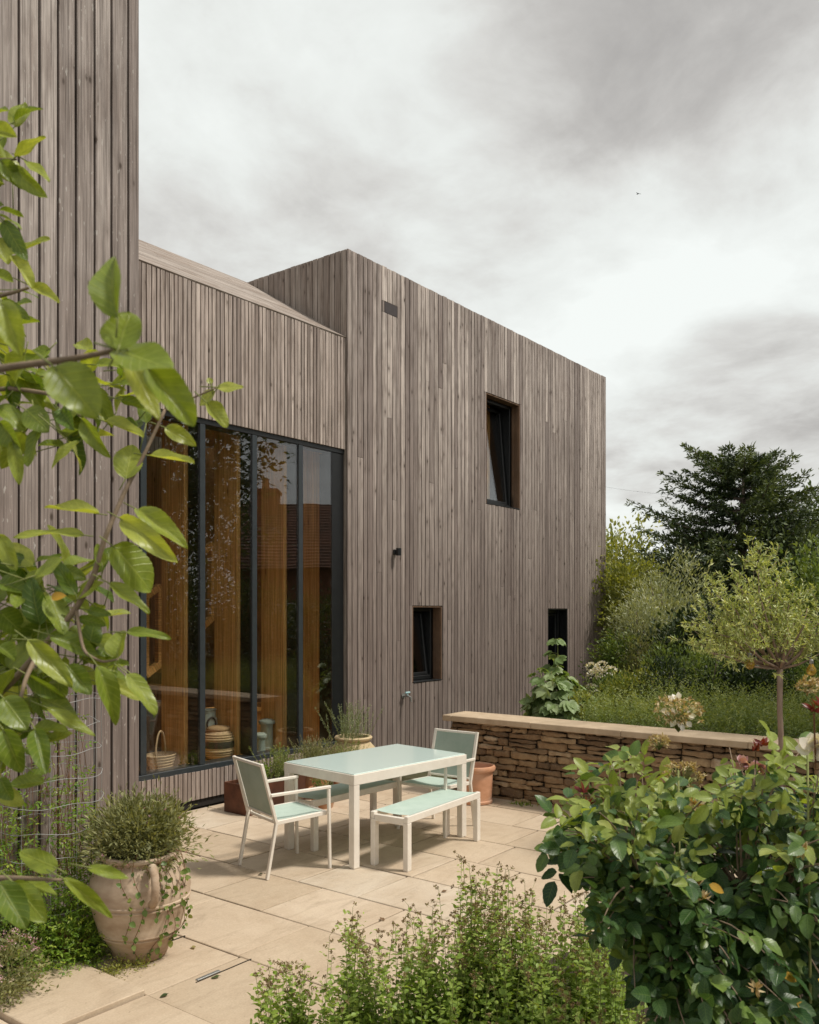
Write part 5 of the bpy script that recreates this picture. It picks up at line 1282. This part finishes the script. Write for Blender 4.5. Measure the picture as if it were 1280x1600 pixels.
def bed_plants():
    r = np.random.default_rng(44)
    for (loc, rad, n, lab, lm, nm, sz, seed) in (((2.42, 4.98, .2), (.30, .16, .62), 1300, 'tall airy climber against the tower boards at the left edge', L['jas'], 'climber', .030, 4),
        ((2.78, 4.60, 0), (.34, .24, .33), 1700, 'bright green ferny shrub spilling over the slabs beside the clay jar', L['jas'], 'bed_shrub', .024, 1),
                                       ((2.25, 4.85, 0), (.34, .25, .36), 1100, 'darker leafy shrub at the left edge below the apple leaves', L['mid'], 'bed_shrub', .026, 2),
                                       ((2.90, 4.62, 0), (.2, .14, .16), 420, 'low ferny plant filling the gap at the jar foot', L['jas'], 'bed_shrub', .022, 3)):
        t = thing(nm, loc, 0, lab, 'shrub'); d = unit(r.normal(size=(n, 3))); d[:, 2] = np.abs(d[:, 2]); k = r.uniform(.35, 1.05, (n, 1)); P_ = d*np.array(rad)*np.array((1, 1, 1.55))*k*(1+.12*np.sin(d[:, :1]*9+d[:, 1:2]*7))
        stems(t, (0, 0, 0), [tuple(p*.8) for p in P_[:26]], .004, .0015, M['redstem'], 'stems', 4)
        D = unit(d+r.normal(size=(n, 3))*.5+UP*.2); N = UP*.9+d*.5+r.normal(size=(n, 3))*.3
        bb, dd, nn, ss, rn = compound(P_, D, N, r.uniform(.7, 1.3, n)*sz, r); leaves('foliage', bb, dd, nn, ss, ss*.42, lm, t, 'lance', 3, 2, .1, .3, rnd=rn)
    p = W(8, 1520, 4.45); t = thing('pink_flowered_shrub', (p[0], p[1], 0), 0, 'low shrub with dusty pink flower heads in the lower left corner', 'shrub')
    blob((0, 0, .16), (.17, .14, .20), 2400, 70, .024, L['potpl'], t, 'oval', .5, seed=5, spread=.2, nl=2, lowcut=-.5, name='foliage')
    c = rdir(46, .8)*np.array((.18, .15, .2))+np.array((0, 0, .18)); B = np.repeat(c, 12, 0)+r.normal(size=(46*12, 3))*.008; leaves('flower_heads', B, rdir(len(B), .5), rdir(len(B)), .011, .008, L['petp'], t, 'apple', 2, 2)
    p = W(195, 1517, 4.9); t = thing('moss_tuft', (p[0], p[1], 0), 0, 'tuft of trailing moss between jar and slabs', 'moss', kind=None)
    blob((0, 0, .01), (.16, .09, .03), 900, 40, .018, L['yell'], t, 'oval', .5, seed=6, spread=.3, nl=2, name='foliage', lowcut=0)
bed_plants()

# ---- apple tree in the left foreground
def apple():
    r = np.random.default_rng(77); bx = WG(-430, 1.75)
    o = np.array((bx[0], bx[1], 0)); t = thing('apple_tree', (o[0], o[1], 0), 0, 'apple tree whose leafy branches reach in close from the left', 'tree')
    def P(u, v, Y): return W(u, v, Y)-o
    tr = MB(); fork = P(-430, 1150, 1.7); tr.tube([(0, 0, -.02), (.02, .01, .8), fork, P(-420, 700, 1.65), P(-400, 250, 1.6)], [.055, .045, .038, .028, .016], 12); tr.build('trunk', M['bark'], t, smooth=True)
    br = MB()
    paths = [([(-420, 640, 1.5), (-150, 610, 1.05), (0, 575, .88), (105, 562, .86), (180, 548, .86)], .0055, .0026),
             ([(-430, 1200, 1.65), (-120, 1150, 1.45), (0, 1088, 1.38), (62, 1016, 1.36), (119, 953, 1.36), (147, 900, 1.36), (161, 850, 1.36), (169, 828, 1.36), (194, 769, 1.37), (223, 716, 1.38), (258, 640, 1.39)], .0062, .0026),
             ([(-430, 1000, 1.65), (-150, 640, 1.5), (0, 605, 1.4), (60, 612, 1.38), (105, 622, 1.36), (125, 650, 1.36)], .005, .002),
             ([(-430, 1250, 1.6), (-200, 1380, 1.35), (0, 1371, 1.22), (96, 1375, 1.2)], .008, .0022),
             ([(-410, 420, 1.6), (-120, 320, 1.45), (-10, 249, 1.38), (25, 249, 1.36)], .006, .0018),
             ([(-410, 600, 1.6), (-80, 480, 1.4), (10, 460, 1.36), (45, 450, 1.36)], .006, .0018),
             ([(62, 1016, 1.36), (40, 1060, 1.32), (30, 1100, 1.3), (35, 1140, 1.28)], .004, .002),
             ([(119, 953, 1.36), (130, 1020, 1.33), (160, 1035, 1.33), (185, 1030, 1.33)], .003, .0015),
             ([(258, 640, 1.39), (300, 622, 1.39), (338, 606, 1.39)], .0022, .0012),
             ([(0, 1088, 1.38), (40, 990, 1.42), (60, 930, 1.42)], .004, .002)]
    for pts, r0, r1 in paths:
        Q = np.array([P(*q) for q in pts]); n = len(Q)
        # smooth
        xs = np.linspace(0, n-1, n*5); Qs = np.stack([np.interp(xs, range(n), Q[:, i]) for i in range(3)], 1)
        for _ in range(3): Qs[1:-1] = (Qs[:-2]+Qs[2:]+2*Qs[1:-1])/4
        br.tube(Qs, np.linspace(r0, r1, len(Qs)), 8)
    # leaves: base px, tip px, width px, depth, tone
    LV = [(184, 497, 158, 388, 62, .84, .35), (185, 547, 200, 484, 62, .84, .5), (180, 545, 268, 580, 62, .85, .45), (83, 572, 150, 648, 74, .85, .45), (228, 572, 300, 665, 62, .85, .45), (200, 560, 240, 640, 30, .88, .9), (0, 470, 28, 545, 48, .9, .6),
          (22, 247, 68, 212, 34, 1.35, .8), (39, 250, 77, 279, 20, 1.35, .7), (20, 262, 66, 305, 28, 1.35, .5), (0, 250, 36, 292, 28, 1.34, .3), (-8, 205, 24, 212, 32, 1.34, .7), (-5, 180, 8, 165, 20, 1.34, .5), (-3, 335, 36, 352, 25, 1.36, .4), (5, 345, 40, 405, 26, 1.36, .1), (-3, 370, 12, 412, 25, 1.36, .8),
          (18, 400, 50, 450, 30, 1.36, .95), (45, 445, 92, 473, 24, 1.36, .9), (3, 470, 47, 502, 20, 1.37, .3), (40, 550, 10, 600, 38, 1.36, .6), (143, 548, 113, 525, 24, 1.4, .8), (78, 545, 35, 572, 32, 1.4, .4), (150, 570, 205, 572, 22, 1.4, .6), (190, 620, 235, 608, 34, 1.38, .7), (190, 625, 243, 645, 22, 1.38, .3), (163, 658, 222, 685, 32, 1.37, .8), (128, 655, 162, 710, 28, 1.37, .45),
          (95, 640, 115, 670, 30, 1.38, .02), (40, 640, 75, 672, 36, 1.38, .35), (-2, 635, 38, 662, 34, 1.38, .4), (0, 660, 30, 700, 40, 1.36, .3), (20, 690, 30, 755, 22, 1.36, .6), (125, 690, 78, 725, 20, 1.36, .7), (338, 605, 380, 607, 18, 1.39, .9), (336, 612, 312, 632, 26, 1.39, .8), (322, 628, 352, 668, 32, 1.39, .7), (330, 600, 325, 590, 10, 1.39, .8), (258, 668, 303, 690, 24, 1.39, .75),
          (234, 712, 302, 725, 24, 1.38, .85), (196, 748, 206, 697, 42, 1.37, .65), (155, 803, 72, 795, 34, 1.36, .9), (131, 836, 22, 825, 20, 1.36, .8), (188, 810, 270, 872, 38, 1.35, .85), (213, 795, 289, 847, 36, 1.37, .6), (176, 853, 240, 920, 62, 1.35, .45), (168, 910, 232, 957, 26, 1.34, .55), (160, 885, 152, 850, 16, 1.36, .5), (119, 930, 82, 872, 24, 1.36, .1), (58, 922, 70, 885, 42, 1.36, .6), (122, 935, 152, 905, 30, 1.36, .6),
          (-2, 910, 42, 925, 38, 1.36, .2), (-3, 835, 25, 890, 28, 1.36, .7), (137, 953, 172, 960, 14, 1.36, .15), (122, 966, 165, 978, 18, 1.36, .2), (-2, 955, 34, 985, 42, 1.36, .25), (85, 975, 35, 1005, 46, 1.37, .15), (78, 992, 153, 1020, 32, 1.34, .3), (44, 1000, 112, 1072, 36, 1.3, .75), (198, 988, 264, 990, 18, 1.34, .35), (184, 1028, 190, 985, 40, 1.33, .6), (152, 1040, 188, 1125, 36, 1.3, .4), (198, 1053, 245, 1112, 30, 1.3, .6), (205, 1053, 253, 1106, 18, 1.32, .1),
          (105, 1040, 142, 1085, 36, 1.32, .2), (44, 1055, 98, 1095, 30, 1.33, .2), (72, 1105, 148, 1147, 20, 1.3, .6), (5, 1090, 42, 1140, 44, 1.28, .3), (-2, 1010, 25, 1028, 30, 1.33, .3), (55, 1140, 72, 1210, 38, 1.28, .15), (5, 1140, 30, 1205, 44, 1.26, .25), (0, 1215, 15, 1250, 32, 1.28, .1), (90, 1357, 28, 1332, 30, 1.2, .5), (137, 1355, 198, 1370, 18, 1.2, .5), (98, 1372, 178, 1432, 26, 1.19, .55), (20, 1378, 68, 1440, 38, 1.19, .4), (-2, 1378, 40, 1450, 46, 1.18, .15), (35, 1380, 85, 1388, 20, 1.22, .45),
          (150, 880, 170, 865, 18, 1.4, .4), (95, 890, 130, 900, 22, 1.4, .3), (10, 1040, 60, 1060, 26, 1.4, .1), (60, 960, 95, 940, 24, 1.42, .2), (230, 640, 250, 600, 26, 1.4, .7), (210, 590, 175, 600, 22, 1.42, .6), (120, 590, 150, 620, 24, 1.42, .3), (60, 590, 20, 600, 22, 1.42, .5), (-10, 430, 20, 440, 26, 1.38, .5), (12, 620, -20, 640, 34, 1.38, .3), (100, 700, 60, 690, 24, 1.4, .3)]
    B, D, N, S, Wd, tn = [], [], [], [], [], []; stk = MB()
    for (u0, v0, u1, v1, w, Y, tone) in LV:
        b = P(u0, v0, Y); e = P(u1, v1, Y+r.normal(0, .014)); d = e-b; l = np.linalg.norm(d); B.append(b); D.append(d/l); S.append(l*1.03); Wd.append(w/F*Y*1.12); tn.append(tone)
        nrm = -VIEW*.85+UP*.6+r.normal(size=3)*(.38 if Y > 1 else .12); N.append(nrm)
        # leaf stalk
        stk.tube([b-unit(d)*.020-RIGHT*.006, b, b+unit(d)*.006], .0010, 5)
    # denser, farther twigs in the left margin and beyond the frame
    extra = [(r.uniform(-20, 125), r.uniform(575, 700), r.uniform(1.37, 1.5)) for _ in range(34)]+[(r.uniform(110, 250), r.uniform(575, 680), r.uniform(1.38, 1.46)) for _ in range(16)]
    extra += [(r.uniform(-20, 70), r.uniform(860, 1240), r.uniform(1.34, 1.5)) for _ in range(88)]+[(r.uniform(60, 175), r.uniform(870, 1110), r.uniform(1.35, 1.5)) for _ in range(36)]+[(r.uniform(-25, 30), r.uniform(180, 560), 1.4) for _ in range(22)]
    for _ in range(80+len(extra)):
        if _ < len(extra): u, v, Y = extra[_]
        else: u, v, Y = r.uniform(-330, -20), r.choice([r.uniform(200, 480), r.uniform(560, 700), r.uniform(860, 1210)]), r.uniform(1.36, 1.75)
        b = P(u, v, Y); d = unit(r.normal(size=3)+RIGHT*.5-UP*.3); B.append(b); D.append(d); S.append(r.uniform(.038, .075)); Wd.append(S[-1]*r.uniform(.45, .65)); tn.append(np.clip(r.normal(.42, .28), 0, 1)); N.append(-VIEW*.6+UP+r.normal(size=3)*.5)
        stk.tube([b-d*.05-RIGHT*.02, b], .0010, 5)
    br.merge(stk, 1); br.build('branches', [M['twig'], M['greenstem']], t, smooth=True)
    leaves('leaves', B, D, N, S, Wd, L['apple'], t, 'apple', 22, 8, r.uniform(-.08, .34, len(B)), r.uniform(.1, .75, len(B)), .034, rnd=np.array(tn), serr=.022)
    leaves('yellow_leaf', [P(80, 935, 1.34)], [unit(RIGHT+UP*.3)], [-VIEW+UP*.5], .022, .016, L['appley'], t, 'apple', 8, 4, .2, .3)
apple()

# ============================================================ BEHIND THE CAMERA'S RIGHT (mirrored in the glazing)
def neighbour():
    t = thing('brick_house', (0, 0, 0), 0, 'neighbouring brick house with tiled roof and chimney, mirrored in the glazing', 'house')
    A = np.array((20.3, -8.8)); Bp = np.array((26.3, -1.2)); ax = unit(Bp-A); dp = np.array((ax[1], -ax[0])); L_ = np.linalg.norm(Bp-A)+1.0
    Mt = Matrix(((ax[0], dp[0], 0, A[0]), (ax[1], dp[1], 0, A[1]), (0, 0, 1, 0), (0, 0, 0, 1)))
    # x along the front, y away from the camera side
    m = MB(); m.box(0, L_, 0, 6, 0, 3.6, M4=Mt); m.build('wall', M['brick'], t)
    r = MB(); V = np.array([(-.3, -.4, 3.5), (L_+.3, -.4, 3.5), (L_+.3, 3, 6.1), (-.3, 3, 6.1), (-.3, 6.4, 3.5), (L_+.3, 6.4, 3.5)]); V = (np.c_[V, np.ones(6)] @ np.array(Mt).T)[:, :3]
    r.add(V, [(0, 1, 2, 3), (3, 2, 5, 4), (0, 3, 4), (1, 5, 2)], .5)
    for k in range(22):
        f = (k+.5)/22; y = -.4+3.4*f; z = 3.5+2.6*f; r.box(-.3, L_+.3, y, y+.05, z, z+.04, M4=Mt)
    roof = r.build('roof', noisy('roof_tiles', (.16, .075, .05), (.24, .12, .08), 3, .85, .3, c3=(.12, .08, .06)), t)
    c = MB(); c.box(.2, 1.1, 2.4, 3.3, 5.2, 6.6, M4=Mt); c.box(.13, 1.17, 2.33, 3.37, 6.45, 6.55, M4=Mt)
    cc = c.build('chimney', M['brick'], roof)
    pt = MB(); pt.lathe([(.14, 6.6), (.12, 6.95), (.15, 7.0), (.1, 7.0)], 16, (A[0]+ax[0]*.65+dp[0]*2.85, A[1]+ax[1]*.65+dp[1]*2.85, 0)); pt.build('chimney_pot', M['terra2'], roof)
    for x in (1.2, 4.2):
        w = MB(); w.box(x, x+1.2, -.03, .02, 1.0, 2.3, M4=Mt); w.build('window', M['white'], t)
neighbour()
def garden_tree(name, c, zc, rad, label, seed, n=15000, size=.16):
    t = thing(name, (c[0], c[1], 0), 0, label, 'tree'); r = random.Random(seed)
    m = MB(); m.tube([(0, 0, -.1), (.1, 0, zc*.4), (0, .05, zc*.8), (.05, 0, zc+rad[2]*.5)], [.2, .16, .12, .04], 10)
    for k in range(12):
        an = r.uniform(0, 6.28); e = np.array((math.cos(an)*rad[0]*.8, math.sin(an)*rad[1]*.8, zc+r.uniform(-.3, .6)*rad[2])); b = np.array((.05, 0, zc*r.uniform(.5, .9))); m.tube([b, (b+e)/2+UP*.2, e], [.07, .045, .015], 6)
    m.build('trunk', M['bark'], t, smooth=True)
    blob((0, 0, zc), rad, n, 230, size, L['tree'], t, 'oval', .5, seed=seed, spread=.14, name='crown', nl=2)
garden_tree('garden_tree', (11.9, -1.9), 6.0, (2.5, 2.5, 2.6), 'leafy tree right of the view, mirrored in the left panes', 101)
garden_tree('garden_tree', (8.0, -5.0), 5.5, (2.6, 2.6, 3.0), 'broad tree beyond the patio, mirrored low in the glazing', 102)
garden_tree('garden_tree', (17.0, -9.0), 4.5, (3.2, 3.2, 3.2), 'round tree before the brick house, mirrored in the glazing', 103)

for i, (x, y, h, w) in enumerate(((12.5, -5.2, 3.4, 2.0), (14.8, -4.6, 3.0, 1.8), (17.6, -5.0, 2.6, 1.7), (20.0, -4.0, 2.4, 1.7), (10.0, -7.0, 3.6, 2.2))):
    t = thing('hedge_shrub', (x, y, -.05), 0, 'hedge shrub %s, seen mirrored in the glazing' % ['under the leafy tree', 'right of the leafy tree', 'below the brick house chimney', 'below the brick house roof', 'between the two big trees'][i], 'shrub', 'hedge shrubs across the garden')
    stems(t, (0, 0, 0), [(random.uniform(-1, 1), random.uniform(-1, 1), h*.7) for _ in range(6)], .04, .01, M['bark'], 'stems')
    blob((0, 0, h*.5), (w, w, h*.55), 6500, 90, .13, L['tree'], t, 'oval', .5, seed=120+i, spread=.17, name='foliage', nl=2)
def weeds():
    r = np.random.default_rng(15)
    for k, (x, y, lab) in enumerate(((7.93, 4.55, 'small weed tuft at the foot of the stone wall beside the terracotta pot'), (7.94, 3.75, 'small weed tuft in the joint below the middle of the stone wall'), (3.46, 4.75, 'tiny weed growing in the joint behind the clay jar'), (5.3, 6.9, 'weed tuft at the plinth left of the copper trough'), (4.07, 3.55, 'tiny weed in a paving joint before the oregano'))):
        t = thing('weed_tuft', (x, y, .0), 0, lab, 'weed', 'weeds in the paving joints'); n = 60 if k != 4 else 18
        leaves('leaves', np.c_[r.normal(0, .025, n), r.normal(0, .06 if k < 2 else .03, n), np.zeros(n)], rdir(n, 1.6), rdir(n), r.uniform(.02, .06, n), .011, L['jas'], t, 'lance', 3, 2, .3, .3)
weeds()
def litter():
    r = np.random.default_rng(6)
    for k, (u, v) in enumerate(((406, 1366), (300, 1480), (600, 1440), (330, 1530), (862, 1290), (690, 1395), (250, 1560))):
        Y = F*H/(v-HZ); p = WG(u, Y, .006); d = rdir(1); d[:, 2] = 0
        t = leaves('fallen_leaf', [np.zeros(3)], d, [UP], .05, .028, L['oregf' if k % 3 else 'dark'], None, 'apple', 6, 4, -.15, .3, .05)
        t.location = tuple(p); tag(t, ['brown fallen leaf beside the rear leg of the near armchair', 'small brown fallen leaf right of the clay jar', 'dry fallen leaf on the slab before the oregano', 'dark fallen leaf close to the manhole cover', 'fallen leaf near the left edge of the rose bush', 'fallen leaf in front of the near bench', 'fallen leaf on the raised slabs at the lower left'][k], 'leaf', 'fallen leaves on the patio')
litter()
# ---- overhead cable and birds
def sky_bits():
    a, b = W(900, 752, 60), W(1130, 778, 46); m = MB(); ts = np.linspace(-.3, 1.5, 30)[:, None]; pts = a+(b-a)*ts; pts[:, 2] -= .8*(ts[:, 0]-ts[:, 0]**2)*1.0
    tag(m.tube(pts, .005, 4).build('overhead_cable', M['backing']), 'thin overhead cable crossing the sky beside the house', 'cable')
    for k, (u, v, Y) in enumerate(((997, 788, 38), (997, 303, 60))):
        c = W(u, v, Y); t = thing('bird', c, R(30+k*40), ['small dark bird low in the sky beside the conifer', 'tiny dark bird high up in the clouds'][k], 'bird')
        m = MB(); m.tube([(-.13, 0, 0), (-.06, 0, .01), (.03, 0, .015), (.09, 0, .01), (.13, 0, 0)], [.004, .025, .03, .018, .003], 8)
        m.add([(.03, 0, .02), (-.03, 0, .02), (-.05, .15, .05), (0, .16, .055), (-.08, .26, .01)], [(0, 1, 2, 3), (3, 2, 4)], .5); m.add([(.03, 0, .02), (-.03, 0, .02), (-.05, -.15, .05), (0, -.16, .055), (-.08, -.26, .01)], [(0, 3, 2, 1), (3, 4, 2)], .5)
        m.build('body', M['bird'], t, smooth=True)
sky_bits()
